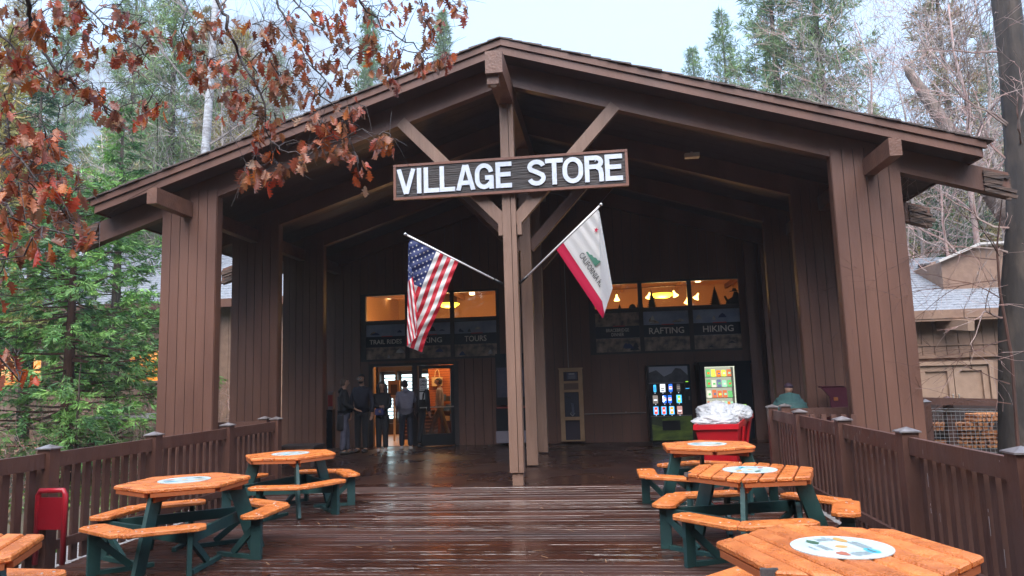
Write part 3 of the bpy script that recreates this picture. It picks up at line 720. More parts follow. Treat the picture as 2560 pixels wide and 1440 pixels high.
def make_table(lab):
    t = local(thing('picnic_table', (0, 0, 0), lab, 'picnic table', 'hexagonal picnic tables on the deck'))
    # table top of eight planks; benches' corners at 0, 120, 240 degrees, planks run along the 0-180 axis
    hx = hexa(.625); W = .5413; pw = 2*W/8
    top = MB()
    for i in range(8):
        y0 = -W+i*pw; p = clip(clip(hx, 0, -1, -(y0+.008)), 0, 1, y0+pw-.008)
        if len(p) > 2: top.prism(p, .705+.0007*(i % 3), .745+.0007*(i % 3), 0, .010)
    tt = top.build('table_top', OR, t)
    b = MB()
    for k in range(6):
        a0, a1 = R(60*k+2), R(60*k+58); b.beam((.585*math.cos(a0), .585*math.sin(a0), .688), (.585*math.cos(a1), .585*math.sin(a1), .688), .035, .034)
    for k in range(3):
        a = R(120*k); b.beam((0, 0, .655), (.54*math.cos(a), .54*math.sin(a), .655), .09, .075)
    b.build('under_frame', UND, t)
    b = MB(); n = 40; rd = .245; z = .7465
    b.lathe([(0, z), (rd, z), (rd, z+.005), (.032, z+.005)], 0, 0, n); b.lathe([(.032, z+.005), (.022, z+.0045), (0, z+.0045)], 0, 0, n, 5)
    rr = random.Random(2); zz = z+.0062
    for (a, rad, mi, s) in ((35, .15, 1, .045), (150, .155, 2, .045), (215, .15, 3, .05), (330, .155, 5, .05)):
        cx, cy = rad*math.cos(R(a)), rad*math.sin(R(a)); pts = [(cx+s*rr.uniform(.6, 1.1)*math.cos(R(q))*1.25, cy+s*rr.uniform(.6, 1)*math.sin(R(q))*.75) for q in range(0, 360, 36)]
        b.add([(p[0], p[1], zz) for p in pts], [tuple(range(10))], mi)
        if mi == 3: b.add([(cx-.03, cy-.008, zz+.001), (cx+.035, cy-.002, zz+.001), (cx+.02, cy+.012, zz+.001), (cx-.03, cy+.008, zz+.001)], [(0, 1, 2, 3)], 4)
    for (cx, cy, nl, ln) in ((-.155, 0, 9, .036), (.155, 0, 9, .036), (0, .1, 4, .07), (0, -.1, 5, .09), (0, .16, 2, .05), (-.19, .03, 2, .014), (.2, -.02, 2, .014)):
        for j in range(nl):
            yy = cy+(j-nl/2)*.011; w_ = ln*rr.uniform(.75, 1); b.add([(cx-w_, yy, zz), (cx+w_, yy, zz), (cx+w_, yy+.0035, zz), (cx-w_, yy+.0035, zz)], [(0, 1, 2, 3)], 4)
    b.build('printed_disc', DCOL, t)
    # benches
    ai, ao = .672, .905; c30 = math.cos(R(30))
    for k in range(3):
        base = 120*k
        for s in (-1, 1):
            n_ = R(base+30*s); nx, ny = math.cos(n_), math.sin(n_); tx, ty = -ny*s, nx*s      # t points away from the corner
            def pt(ap, al): return (nx*ap+tx*al, ny*ap+ty*al)
            e = .205; poly = [pt(ai, -ai*math.tan(R(30))+.002), pt(ao-.055, -(ao-.055)*math.tan(R(30))+.002), pt(ao, -(ao)*math.tan(R(30))+.075), pt(ao, e-.06), pt(ao-.06, e), pt(ai+.05, e), pt(ai, e-.05)]
            if s > 0: poly = poly[::-1]
            A = sum(poly[i][0]*poly[(i+1) % 7][1]-poly[(i+1) % 7][0]*poly[i][1] for i in range(7))
            if A < 0: poly = poly[::-1]
            b = MB(); b.prism(poly, .39, .43, 0, .008); sb = b.build('bench_seat', OR, t)
            for al in (-.36, -.31, .06, .11):
                b = MB(); q = pt(.79+(.05 if al in (-.31, .11) else 0), al); b.lathe([(0, .4325), (.009, .4322), (.010, .430)], q[0], q[1], 8); b.build('screw_head', SCREW, sb)
            # post under the bench end
            pa = pt(.80, .07); d = Vector((pa[0], pa[1], 0)).normalized()
            b = MB(); b.beam((pa[0], pa[1], 0), (pa[0], pa[1], .388), .04, .105, up=(d.x, d.y, 0))
            b.build('bench_post', GRN, t)
    for k in range(3):
        # frame chord from a post of one bench to the far post of the next
        n0 = R(120*k+30); n1 = R(120*(k+1)+30)
        A = Vector((.80*math.cos(n0)-.07*math.sin(n0), .80*math.sin(n0)+.07*math.cos(n0), 0)); B_ = Vector((.80*math.cos(n1)-.07*math.sin(n1), .80*math.sin(n1)+.07*math.cos(n1), 0))
        d = (B_-A).normalized(); up = Vector((0, 0, 1))
        b = MB(); b.beam(A+up*.325+d*.03, B_+up*.325-d*.03, .04, .10)
        b.beam(A+up*.02+d*.05, A+d*.62+up*.02, .045, .04); b.beam(A+up*.30+d*.03, A+d*.36+up*.045, .035, .06)
        b.build('seat_frame', GRN, t)
        n0 = R(120*k-30); A2 = Vector((.80*math.cos(n0)+.07*math.sin(n0), .80*math.sin(n0)-.07*math.cos(n0), 0))
        q = Vector((.25*math.cos(R(120*k)), .25*math.sin(R(120*k)), 0)); d2 = (q-A2).normalized()
        b = MB(); b.beam(A2+up*.02+d2*.05, A2+d2*.5+up*.02, .045, .04); b.beam(A2+up*.30+d2*.03, A2+d2*.3+up*.045, .035, .06); b.build('seat_frame', GRN, t)
        a = R(120*k); c_, s_ = math.cos(a), math.sin(a)
        b = MB(); b.beam((.47*c_, .47*s_, .69), (.70*c_, .70*s_, 0), .038, .15, up=(c_, s_, 0)); b.build('table_leg', GRN, t)
    return t
r6 = make_table('nearest picnic table, in the bottom right corner, with large printed disc')
r6.location = (1.161, 3.973, 0); r6.rotation_euler.z = R(106.1)
TB = [((1.303, 7.043), 252.2, 'picnic table with metal-patched corner between the nearest and the farthest right tables'),
      ((1.27, 9.625), 330.7, 'farthest right picnic table, in front of the red bin'),
      ((-4.21, 6.861), 30.5, 'left picnic table in front of the railing beside the red stand'),
      ((-4.233, 9.366), 63.0, 'far left picnic table nearest the people at the entrance'),
      ((-3.99, 3.86), 116.0, 'picnic table cut off by the bottom left corner')]
tabs = [copy_tree(r6, (x, y, 0), R(a), lab) for (x, y), a, lab in TB]
PATCH = mat('metal_patch', (.4, .4, .42), .3, (.2, .2, .22), 20, metal=.8)
for i, (px, py, nm) in enumerate([(1716, 1187, 'crumpled metal patch on the left corner of the middle right table top'), (1925, 1434, 'torn metal patch on the front edge of the nearest table')]):
    q = gnd(px, py, .73); rr = random.Random(i); b = MB()
    for j in range(6):
        a, c = rr.uniform(-.035, .035), rr.uniform(-.008, .008)
        b.box(q.x+a-.014, q.x+a+.014, q.y-.004+c, q.y+.015, .712, .748+.001*j)
    tag(b.build('metal_patch', PATCH, org=(q.x, q.y, .7)), nm, 'patch')
# red stand by the left railing
RED = mat('red_paint', (.36, .012, .022), .35, (.28, .008, .018), 5, bump=.1)
RED2 = mat('red_panel', (.22, .004, .012), .4)
q0 = gnd(88, 1412); q1 = gnd(155, 1412); xa, xb, yy = q0.x+.03, q1.x+.0, q1.y
xa = xb-.29
t = thing('red_stand', ((xa+xb)/2, yy, 0), 'red tubular stand holding a dark red panel beside the left railing', 'stand')
b = MB(); b.tube([(xa, yy, 0), (xa, yy, .66), (xa+.02, yy, .70), (xb-.02, yy, .70), (xb, yy, .66), (xb, yy, 0)], .026, 10); b.build('frame', RED, t, smooth=True)
b = MB(); b.box(xa+.02, xb-.02, yy-.012, yy+.012, .33, .635); b.build('panel', RED2, t)

# ------------------------------------------------------------------ red bin with white bags
t = thing('red_bin', (2.0, 13.1, 0), 'large red plastic cart bin heaped with white rubbish bags', 'bin')
REDP = mat('red_plastic', (.50, .006, .014), .32, (.42, .005, .012), 3, spec=.55)
fl, fr_, br_ = at(1736, 1062, 12.5), at(1845, 1066, 12.5), at(1880, 1032, 13.6)
x0, x1, x2 = fl.x, fr_.x, br_.x; zf, zk = fl.z, br_.z; yf, yk = 12.5, 13.6
x3 = x0+(x2-x1)
top_ = [(x0, yf, zf), (x1, yf, zf), (x2, yk, zk), (x3, yk, zk)]
cx_, cy_ = (x0+x2)/2, (yf+yk)/2
bot = [(cx_+(p[0]-cx_)*.72, cy_+(p[1]-cy_)*.78, .14) for p in top_]
b = MB()
def ring(o, z): return [(cx_+(p[0]-cx_)*o, cy_+(p[1]-cy_)*o, p[2]+z) for p in top_]
R0, R1, R2, R3, R4_ = ring(1.04, 0), ring(1.05, -.085), ring(.985, -.088), ring(.95, 0), ring(.92, -.25)
vs_ = bot+R2+R1+R0+R3+R4_; fs_ = [(3, 2, 1, 0)]
for a_ in range(5):
    for i in range(4): j = (i+1) % 4; fs_.append((a_*4+i, a_*4+j, (a_+1)*4+j, (a_+1)*4+i))
b.add(vs_, fs_); b.build('tub', REDP, t)
b = MB()
for k, i in enumerate((1, 1)):
    p, q = Vector(R2[1]), Vector(R2[2]); f = .28+.4*k; u = p.lerp(q, f); v = Vector(bot[1]).lerp(Vector(bot[2]), f); b.beam(u+Vector((.015, 0, 0)), v+Vector((.015, 0, 0)), .12, .035, up=(1, 0, 0))
b.build('rib', REDP, t)
b = MB()
for p in bot:
    b.tube([(p[0]+(.06 if p[0] < cx_ else -.06)-.02, p[1]+(.06 if p[1] < cy_ else -.06), .07), (p[0]+(.06 if p[0] < cx_ else -.06)+.02, p[1]+(.06 if p[1] < cy_ else -.06), .07)], .07, 14)
    b.box(p[0]+(.06 if p[0] < cx_ else -.06)-.03, p[0]+(.06 if p[0] < cx_ else -.06)+.03, p[1]+(.06 if p[1] < cy_ else -.06)-.02, p[1]+(.06 if p[1] < cy_ else -.06)+.02, .09, .15)
b.build('wheel', mat('rubber', (.015, .015, .015), .6), t)
def bag(cx, cy, cz, rx, ry, rz_, seed, lab):
    bm = bmesh.new(); bmesh.ops.create_icosphere(bm, subdivisions=5, radius=1); rr = random.Random(seed)
    from mathutils import noise
    for v in bm.verts:
        p = v.co.copy(); n1 = noise.noise(p*1.3+Vector((seed, 0, 0))); n2 = 1-abs(noise.noise(p*3.1+Vector((0, seed, 0))))*2; n3 = 1-abs(noise.noise(Vector((p.x*3, p.y*3, p.z*9))+Vector((seed, 3, 0))))*2
        n4 = 1-abs(noise.noise(Vector((p.x*7+p.z*4, p.y*7, p.z*16))+Vector((seed, 8, 2))))*2; s_ = 1+.26*n1+.09*n2+.06*n3+.035*n4
        v.co = Vector((cx+p.x*rx*s_, cy+p.y*ry*s_, cz+max(p.z, -.7)*rz_*s_))
    me = bpy.data.meshes.new('bag'); bm.to_mesh(me); bm.free(); me.materials.append(BAGW)
    me.polygons.foreach_set('use_smooth', [True]*len(me.polygons))
    ob = bpy.data.objects.new('rubbish_bag', me); COL.objects.link(ob); o_ = Vector((cx, cy, cz))
    for v in me.vertices: v.co -= o_
    ob.location = o_; tag(ob, lab, 'bag', 'white bags in the red bin'); return ob
BAGW = mat('bag_white', (.88, .89, .91), .3, (.68, .70, .74), 7, bump=.7, bscale=22, transl=.35)
q = at(1800, 1028, 13.0); bag(q.x-.03, 13.15, q.z-.03, .34, .36, .17, 1, 'big bulging white bag heaped highest in the red bin')
q = at(1795, 1050, 12.8); bag(q.x-.04, 12.78, q.z, .34, .2, .1, 5, 'crumpled white bag lying along the front rim of the red bin')
q = at(1845, 1032, 13.2); bag(q.x, 13.2, q.z, .2, .3, .15, 9, 'small creased white bag at the right rim of the red bin')

# ------------------------------------------------------------------ drinks machine
ym = YW-.85
MBL = mat('machine_black', (.008, .008, .012), .3, spec=.4)
t = thing('drinks_machine', (1.52, ym, 0), 'black drinks vending machine with twelve lit buttons and mountain picture on top', 'vending machine')
xl, xr = 1.02, 2.04
b = MB(); b.box(xl, xr, ym, ym+.8, .08, 1.88, 0, .02); b.box(xl+.05, xr-.05, ym+.05, ym+.75, 0, .08); b.build('cabinet', MBL, t)
G1 = mat('meadow', (.03, .05, .012), .4, (.10, .14, .02), 3, stretch=(1, 1, 3), emit=(.05, .08, .01), estr=.01)
G2 = mat('mountain_print', (.05, .05, .06), .4, (.02, .02, .03), 8); G3 = mat('sky_print', (.22, .23, .28), .4)
b = MB(); b.box(xl+.05, xr-.06, ym-.008, ym, 1.46, 1.84, 0); b.ext([(xl+.05, 1.46), (xr-.06, 1.46), (xr-.06, 1.62), (xr-.22, 1.78), (xr-.34, 1.80), (xr-.44, 1.68), (xl+.4, 1.6), (xl+.22, 1.76), (xl+.05, 1.7)], 'y', ym-.012, ym-.008, 1)
b.box(xl+.03, xr-.17, ym-.03, ym-.004, 1.435, 1.462, 2); b.build('picture_panel', [G3, G2, mat('trim_grey', (.12, .11, .12), .35)], t)
b = MB(); b.box(xl+.06, xr-.02, ym-.008, ym, .1, .66, 0); b.box(xl+.3, xl+.72, ym-.013, ym-.008, .33, .56, 1); b.ext([(xl+.06, .48), (xl+.3, .42), (xl+.3, .6), (xl+.5, .64), (xl+.06, .66)], 'y', ym-.011, ym-.008, 2)
b.ext([(xl+.04, .655), (xr-.02, .665), (xr-.02, .685), (xl+.5, .665), (xl+.04, .68)], 'y', ym-.03, ym, 3); b.build('meadow_panel', [G1, MBL, mat('leaf_dark', (.02, .03, .01), .6), MATS['trim_grey']], t)
def glow(n, c, s=1.6): return mat('glow_'+n, tuple(q*.6 for q in c), .4, emit=c, estr=s*.22)
GC = [glow('blue', (.02, .12, .75)), glow('white', (.6, .65, .75)), glow('cyan', (.05, .4, .8)), glow('red', (.7, .05, .02)), glow('green', (.25, .6, .05)), glow('orange', (.8, .3, .03)), glow('grey', (.2, .17, .15), 1.2), glow('pink', (.4, .22, .2), 1.2), glow('dim', (.05, .05, .06), 1)]
rows = [[('n', 2), ('w', 1), ('p', 0), ('k', 8)], [('w', 6), ('p', 0), ('p', 0), ('b', 4)], [('b', 3), ('b', 3), ('b', 5), ('w', 7)]]
for ri, row in enumerate(rows):
    for ci, (k, c) in enumerate(row):
        cx = xl+.17+ci*.185+(.03 if ri == 1 and ci == 1 else -.03 if ri == 1 and ci == 2 else 0); cz = 1.33-ri*.265
        b = MB(); wd = .06; hh = .095
        if k == 'n': b.box(cx-.03, cx+.03, ym-.012, ym-.004, cz-.09, cz+.08, 2); b.box(cx-.012, cx+.012, ym-.015, ym-.012, cz-.07, cz+.04, 0)
        elif k == 'w': b.box(cx-wd, cx+wd, ym-.012, ym-.004, cz-hh, cz+hh, c); b.box(cx-.04, cx+.04, ym-.015, ym-.012, cz-.03, cz+.0, 1 if c != 1 else 6); b.box(cx-.04, cx+.03, ym-.015, ym-.012, cz-.07, cz-.05, 8)
        elif k == 'b': b.box(cx-wd, cx+wd, ym-.012, ym-.004, cz-hh, cz+hh, 2); b.prism([(cx+.035*math.cos(R(a)), ym-.02+.004*math.sin(R(a))) for a in range(0, 360, 45)], cz-.08, cz+.08, c); b.box(cx-.02, cx+.02, ym-.028, ym-.024, cz-.02, cz+.02, 1)
        else:
            b.box(cx-.042, cx+.042, ym-.012, ym-.004, cz-.09, cz+.09, 0 if k == 'p' else 8); b.box(cx-.036, cx+.036, ym-.015, ym-.012, cz-.035, cz+.035, 1 if k == 'p' else 6); b.box(cx-.034, cx+.034, ym-.018, ym-.015, cz-.002, cz+.02, 3 if k == 'p' else 8)
        b.box(cx-.008, cx+.008, ym-.012, ym-.004, cz-.125, cz-.11, 1); b.build('lit_button', GC, t)
b = MB(); b.box(xl+.345, xl+.37, ym-.014, ym-.004, 1.0, 1.14, 0); b.build('lit_strip', glow('hot', (.8, .9, 1), 5), t)
b = MB(); b.box(xr-.15, xr-.03, ym-.01, ym, .95, 1.5, 0); b.box(xr-.12, xr-.06, ym-.014, ym-.01, 1.46, 1.475, 1); b.box(xr-.13, xr-.04, ym-.014, ym-.01, 1.3, 1.31, 2); b.box(xr-.07, xr-.04, ym-.014, ym-.01, 1.03, 1.12, 3)
b.build('coin_panel', [MBL, GC[4], GC[2], MATS['trim_grey']], t)
# ------------------------------------------------------------------ snack machine
t = thing('snack_machine', (2.86, ym, 0), 'black snack vending machine with brightly lit glass front behind the red bin', 'vending machine')
xl, xr = 2.26, 3.44
b = MB(); b.box(xl, xl+.12, ym, ym+.8, .1, 1.86); b.box(xr-.36, xr, ym, ym+.8, .1, 1.86); b.box(xl-.03, xr+.03, ym-.02, ym+.8, 1.86, 1.92); b.box(xl+.12, xr-.36, ym, ym+.8, .1, .55); b.box(xl+.12, xr-.36, ym, ym+.8, 1.80, 1.86); b.box(xl+.12, xr-.36, ym+.6, ym+.8, .55, 1.8)
b.box(xl+.05, xr-.05, ym+.1, ym+.7, 0, .1); cb = b.build('cabinet', MBL, t)
b = MB(); b.box(xl+.121, xr-.361, ym+.57, ym+.595, .55, 1.8); b.build('lit_back', glow('back', (.5, .52, .44), 1.1), t)
b = MB(); xg0, xg1 = xl+.12, xr-.36
for i in range(5): b.box(xg0, xg1, ym+.12, ym+.56, 1.55-i*.25, 1.562-i*.25)
b.build('tray', mat('tray', (.35, .35, .36), .4), t)
b = MB(); b.box(xg1-.03, xg1-.01, ym+.03, ym+.05, .56, 1.79); b.box(xg0, xg1, ym+.03, ym+.05, 1.785, 1.8); b.build('light_tube', glow('tube', (.9, .95, .8), 1.2), t)
SN = [glow('s%d' % i, c, 2.2) for i, c in enumerate([(.55, .62, .08), (.1, .35, .12), (.65, .3, .04), (.45, .12, .05), (.5, .5, .42), (.1, .12, .22), (.25, .5, .35), (.7, .15, .02)])]
rr = random.Random(6)
for i in range(5):
    z = 1.564-i*.25
    n = 5 if i < 3 else 9
    for j in range(n):
        cx = xg0+.04+(xg1-xg0-.09)*(j+.5)/n; wd = (xg1-xg0-.09)/n*.42; h = rr.uniform(.14, .19)
        b = MB(); c = rr.randrange(8); b.add([(cx-wd, ym+.16, z), (cx+wd, ym+.15, z), (cx+wd*.95, ym+.2, z+h), (cx-wd*.95, ym+.2, z+h), (cx, ym+.11, z+h*.5)], [(0, 1, 4), (1, 2, 4), (2, 3, 4), (3, 0, 4)], c)
        b.box(cx-wd*.5, cx+wd*.5, ym+.1, ym+.12, z+h*.35, z+h*.62, rr.randrange(8)); b.build('snack_packet', SN, t)
b = MB(); b.box(xg0, xg1, ym+.004, ym+.012, .55, 1.8); b.build('glass', GLASS, t)
b = MB(); b.box(xr-.27, xr-.08, ym-.012, ym, .75, 1.15, 0); b.box(xr-.25, xr-.15, ym-.016, ym-.012, .88, .9, 1); b.box(xr-.2, xr-.16, ym-.016, ym-.012, .8, .82, 2); b.build('coin_panel', [MBL, GC[4], glow('b2', (.1, .05, .9), 2)], t)
# ------------------------------------------------------------------ tan wooden cabinet
t = thing('wooden_cabinet', (-.85, YW-.15, .06), 'narrow tan wooden cabinet with notices fixed to the porch wall', 'cabinet')
TANW = mat('tan_wood', (.36, .215, .12), .5, (.30, .17, .09), 6, bump=.2)
xa, xb, y = -1.14, -.55, YW-.16
b = MB(); b.box(xa, xa+.11, y, y+.15, .06, 1.86); b.box(xb-.11, xb, y, y+.15, .06, 1.86); b.box(xa-.02, xb+.02, y-.02, y+.15, 1.86, 1.89)
for z0, z1 in ((1.79, 1.86), (1.5, 1.56), (1.28, 1.34), (.58, .66), (.06, .085)): b.box(xa+.11, xb-.11, y+.003, y+.147, z0, z1)
b.build('frame', TANW, t)
b = MB(); b.box(xa+.11, xb-.11, y+.08, y+.145, .085, 1.79); b.box(xa+.11, xb-.11, y+.05, y+.08, 1.34, 1.5, 1); b.build('back_board', [mat('cab_dark', (.03, .018, .03), .5), mat('cab_brown', (.12, .07, .05), .6)], t)
b = MB(); b.box(xa+.19, xb-.14, y+.06, y+.075, 1.6, 1.77, 0); b.box(xa+.24, xb-.2, y+.057, y+.06, 1.72, 1.75, 1)
for i in range(5): b.box(xa+.23, xb-.18, y+.057, y+.06, 1.62+i*.018, 1.625+i*.018, 1)
b.build('notice', [mat('notice_blue', (.06, .06, .10), .5), mat('notice_pale', (.3, .28, .3), .5), WHITEP], t)
b = MB(); b.box(xa+.13, xb-.13, y+.06, y+.075, .67, 1.27, 0); b.tube([(xa+.3, y+.05, .68), (xa+.25, y+.03, .74), (xa+.3, y+.03, .8), (xa+.36, y+.03, .74), (xa+.3, y+.05, .68)], .006, 6, 1); b.tube([(xa+.32, y+.03, .72), (xa+.31, y+.03, 1.0)], .035, 8, 2); b.beam((xa+.14, y+.04, 1.18), (xa+.3, y+.04, 1.12), .02, .03, 3); b.build('glass_box', [mat('cab_glass', (.05, .05, .07), .12), SCREW, mat('cab_tube', (.10, .10, .14), .3), MBL], t)
b = MB(); b.tube([(-.9, YW-.03, 1.9), (-.9, YW-.03, 5.2)], .007, 6); b.tube([(-.54, YW-.03, .72), (1.0, YW-.03, .72)], .012, 6); b.tube([(.5, YW-.035, .71), (.5, YW-.035, .75)], .02, 6)
tag(b.build('wall_conduit', mat('conduit', (.30, .24, .22), .45), org=(-.9, YW-.03, .7)), 'thin grey cable pipe rising from the tan cabinet and running to the drinks machine', 'pipe')

# ------------------------------------------------------------------ dark rack behind the centre post, low bench, red holder
t = thing('leaflet_rack', (-2.2, YW-.35, 0), 'dark display rack half hidden behind the front post', 'rack')
q0, q1 = at(1237, 865, YW-.35), at(1312, 865, YW-.35)
b = MB(); b.box(q0.x, q1.x, YW-.35, YW-.1, 1.0, 2.3, 0); b.box(q0.x, q1.x, YW-.45, YW-.1, .35, .95, 0); b.box(q0.x+.02, q1.x, YW-.48, YW-.36, .93, .96, 1); b.box(q0.x+.03, q1.x-.02, YW-.36, YW-.35, 1.2, 1.95, 2); b.build('board', [MBL, mat('rack_red', (.3, .06, .05), .5), mat('rack_blue', (.03, .03, .06), .4, (.06, .05, .08), 9)], t)
q0, q1 = at(1241, 1078, YW-.5), at(1316, 1078, YW-.5)
b = MB(); b.box(q0.x, q1.x, YW-.55, YW-.15, .08, .37, 0, .01); tag(b.build('white_box', mat('box_pale', (.20, .17, .20), .5), org=(-2.2, YW-.4, 0)), 'pale box on the floor below the dark display rack', 'box')
b = MB(); q0, q1 = at(718, 1110, 14.6), at(800, 1105, 14.6); b.box(q0.x-.1, q1.x, 14.3, 14.9, .36, .42); 
for x in (q0.x, q1.x-.1): b.box(x, x+.07, 14.35, 14.85, 0, .36)
tag(b.build('low_bench', FRAMED, org=(q0.x, 14.6, 0)), 'low dark bench against the inside of the left columns', 'bench')
b = MB(); q = at(829, 985, 17.2); b.box(q.x-.07, q.x+.05, 17.15, 17.3, 1.05, 1.48, 0); b.box(q.x-.07, q.x+.05, 17.13, 17.15, 1.12, 1.4, 1); b.box(q.x-.09, q.x-.075, 17.1, 17.12, 0, 1.02, 2); b.box(q.x-.09, q.x+.06, 17.1, 17.3, .1, 1.04, 3)
tag(b.build('dispenser', [mat('disp_white', (.16, .13, .14), .4), mat('disp_red', (.25, .03, .03), .4), mat('disp_edge', (.3, .25, .25), .4), MBL], org=(q.x, 17.2, 0)), 'dark dispenser with a pale and red holder at the far left of the entrance', 'dispenser')
# maroon box with raised lid
q0, q1 = at(2052, 968, 13.3), at(2128, 968, 13.3)
t = thing('maroon_box', (q0.x+.3, 13.4, 0), 'maroon container with its slanted lid raised behind the right railing', 'container')
MRN = mat('maroon', (.075, .010, .022), .45, (.06, .008, .018), 5)
b = MB(); b.ext([(q0.x, q0.z), (q0.x+.14, q0.z-.17), (q0.x+.14, .5), (q1.x, .5), (q1.x, q0.z-.12), (q1.x-.12, q0.z+.01)][::-1], 'y', 13.3, 13.34); b.box(q0.x+.14, q1.x, 13.34, 13.9, 0, .9); b.box(q0.x+.01, q1.x-.12, 13.3, 13.5, q0.z-.01, q0.z+.012); b.build('body', MRN, t)
b = MB(); b.box(q0.x+.2, q0.x+.27, 13.29, 13.3, q0.z-.24, q0.z-.18); b.build('sticker', mat('sticker', (.25, .08, .02), .5), t)

# ------------------------------------------------------------------ flags
FW = mat('flag_white', (.68, .67, .66), .6, transl=.3, bump=.2, bscale=60)
FR = mat('flag_red', (.50, .012, .03), .55, transl=.3); FB = mat('flag_blue', (.018, .03, .12), .6, transl=.25)
POLEM = mat('pole_white', (.62, .60, .60), .3); STEEL = mat('pole_tip', (.45, .45, .45), .25, metal=.9)
def flag_pole(p0, p1, lab):
    t = thing('flag_pole', tuple(p0), lab, 'flagpole', 'white poles on the front post')
    d = (p1-p0).normalized(); b = MB(); b.tube([p0+d*.12, p1], .016, 10); b.build('pole', POLEM, t, smooth=True)
    b = MB(); b.tube([p0-d*.02, p0+d*.16], .022, 10); b.build('socket', BLACK, t, smooth=True)
    b = MB(); b.tube([p1-d*.005, p1+d*.02, p1+d*.045, p1+d*.06], [.012, .028, .028, .008], 10); b.build('finial', STEEL, t, smooth=True)
def pix(x, y, Y): return at(x, y, Y)
# striped flag: u runs along the fly, v along the hoist from the tip end
YP0, YT0 = D-.03, 10.75
flag_pole(at(1256, 709, YP0), at(1018, 588, YT0), 'white pole with the striped flag leaning left from the front post')
def US(u, v):
    hx, hy = 1026+120*v, 597+58*v
    x, y = hx-88*u*(1+.05*v), hy+(232-6*v)*u
    x += 3.5*math.sin(u*9+v*4)*u; Y = YT0+.16*v+.022*math.sin(v*17+u*4)*(.4+u)+.009*math.sin(u*46+v*26)
    xf = 1021-4*u
    if x < xf:
        dlt = xf-x; x = xf+(dlt*.42 if dlt < 60 else 25.2-(dlt-60)*.2); Y -= .05+dlt*.0016; y += dlt*.05
    return at(x, y, Y)
t = thing('striped_flag', tuple(at(1085, 625, YT0)), 'flag with red and white stripes and white stars hanging left of the front post', 'flag')
NU, NV = 110, 78; V = []; F = []; MI = []
for i in range(NU+1):
    for j in range(NV+1): V.append(tuple(US(i/NU, j/NV)))
for i in range(NU):
    for j in range(NV):
        F.append((i*(NV+1)+j, i*(NV+1)+j+1, (i+1)*(NV+1)+j+1, (i+1)*(NV+1)+j)); s = j//6
        MI.append(2 if (s < 7 and (i+.5)/NU < .4) else (1 if s % 2 == 0 else 0))
b = MB(); b.v = list(V); b.f = list(F); b.m = list(MI)
for rw in range(9):
    for c in range(6 if rw % 2 == 0 else 5):
        cu_, cv = .4*((c+.5)/6+(0 if rw % 2 == 0 else .5/6)), (7/13)*(rw+.7)/9.4
        pts = []
        for k in range(10):
            rd = .021 if k % 2 == 0 else .0085; a = math.pi*k/5
            uu, vv = cu_+rd*math.cos(a)*.60, cv+rd*math.sin(a); pts.append(US(max(uu, 0), max(vv, 0)))
        c0 = US(cu_, cv); n = ((pts[2]-c0).cross(pts[0]-c0)); n = n.normalized() if n.length > 1e-9 else Vector((0, -1, 0))
        if n.y > 0: n = -n
        # lift along the view direction so both folded faces keep their stars
        b.add([p+n*.006 for p in pts]+[c0+n*.006], [(k, (k+1) % 10, 10) for k in range(10)])
b.build('cloth', [FW, FR, FB], t, smooth=True)
# state flag
YP1, YT1 = D-.03, 10.8
flag_pole(at(1301, 707, YP1), at(1499, 515, YT1), 'white pole with the state flag leaning right from the front post')
def CA(u, v):
    hx, hy = 1495-104*v, 524+100*v
    x, y = hx+116*u, hy+(172+14*(1-v))*u
    Y = YT1+.3*v*.7+.005*math.sin(v*37+u*2)*(1.2-u)*(1 if v < .5 else .5)+.010*math.sin(v*9+u*3)*u
    xf = 1498+9*u
    if x > xf: d_ = x-xf; x = xf+d_*.235; Y -= .03+d_*.0009; y += d_*.10
    return at(x, y, Y)
t = thing('state_flag', tuple(at(1440, 575, YT1)), 'white flag with red bottom stripe and the word California hanging right of the front post', 'flag')
NU, NV = 110, 72; V = []; F = []; MI = []
for i in range(NU+1):
    for j in range(NV+1): V.append(tuple(CA(i/NU, j/NV)))
FR2 = mat('flag_crimson', (.52, .008, .055), .5, transl=.3)
for i in range(NU):
    for j in range(NV):
        F.append((i*(NV+1)+j, i*(NV+1)+j+1, (i+1)*(NV+1)+j+1, (i+1)*(NV+1)+j)); MI.append(1 if j >= 60 else 0)
arr_mesh('cloth', V, F, [FW, FR2], t, mi=MI, smooth=True)
def on_flag(name, tris2d, mt, par, lift=.006):
    vs_, fs_ = tris2d; out = []
    fs_ = [f for f in fs_ if all(1495-104*vs_[i][1]+116*vs_[i][0] < 1498+9*vs_[i][0] for i in f)]      # the rest is hidden in the fold
    for (u, v) in vs_:
        p = CA(u, v); dirv = (Vector((0, 0, CH))-p).normalized(); n = Vector((dirv.x*.2, -1, 0)).normalized(); out.append(p+n*.6*lift*3+dirv*lift*1.5)
    b = MB(); b.add(out, fs_); return b.build(name, mt, par)
# lettering: take text mesh, map x->u, y->v
def flag_text(s, u0, u1, vc, h):
    cu = bpy.data.curves.new('lettering', 'FONT'); cu.body = s; cu.resolution_u = 2; cu.offset = .012
    tmp = bpy.data.objects.new('tmp', cu); COL.objects.link(tmp); bpy.context.view_layer.update()
    me = bpy.data.meshes.new_from_object(tmp.evaluated_get(bpy.context.evaluated_depsgraph_get())); bpy.data.objects.remove(tmp)
    co = np.zeros(len(me.vertices)*3); me.vertices.foreach_get('co', co); co = co.reshape(-1, 3); mn, mx = co.min(0), co.max(0)
    vs_ = [(u0+(c[0]-mn[0])/(mx[0]-mn[0])*(u1-u0), vc+h/2-(c[1]-mn[1])/(mx[1]-mn[1])*h) for c in co]
    fs_ = [tuple(p.vertices) for p in me.polygons]; bpy.data.meshes.remove(me); return vs_, fs_
DG = mat('flag_ink', (.06, .06, .06), .6)
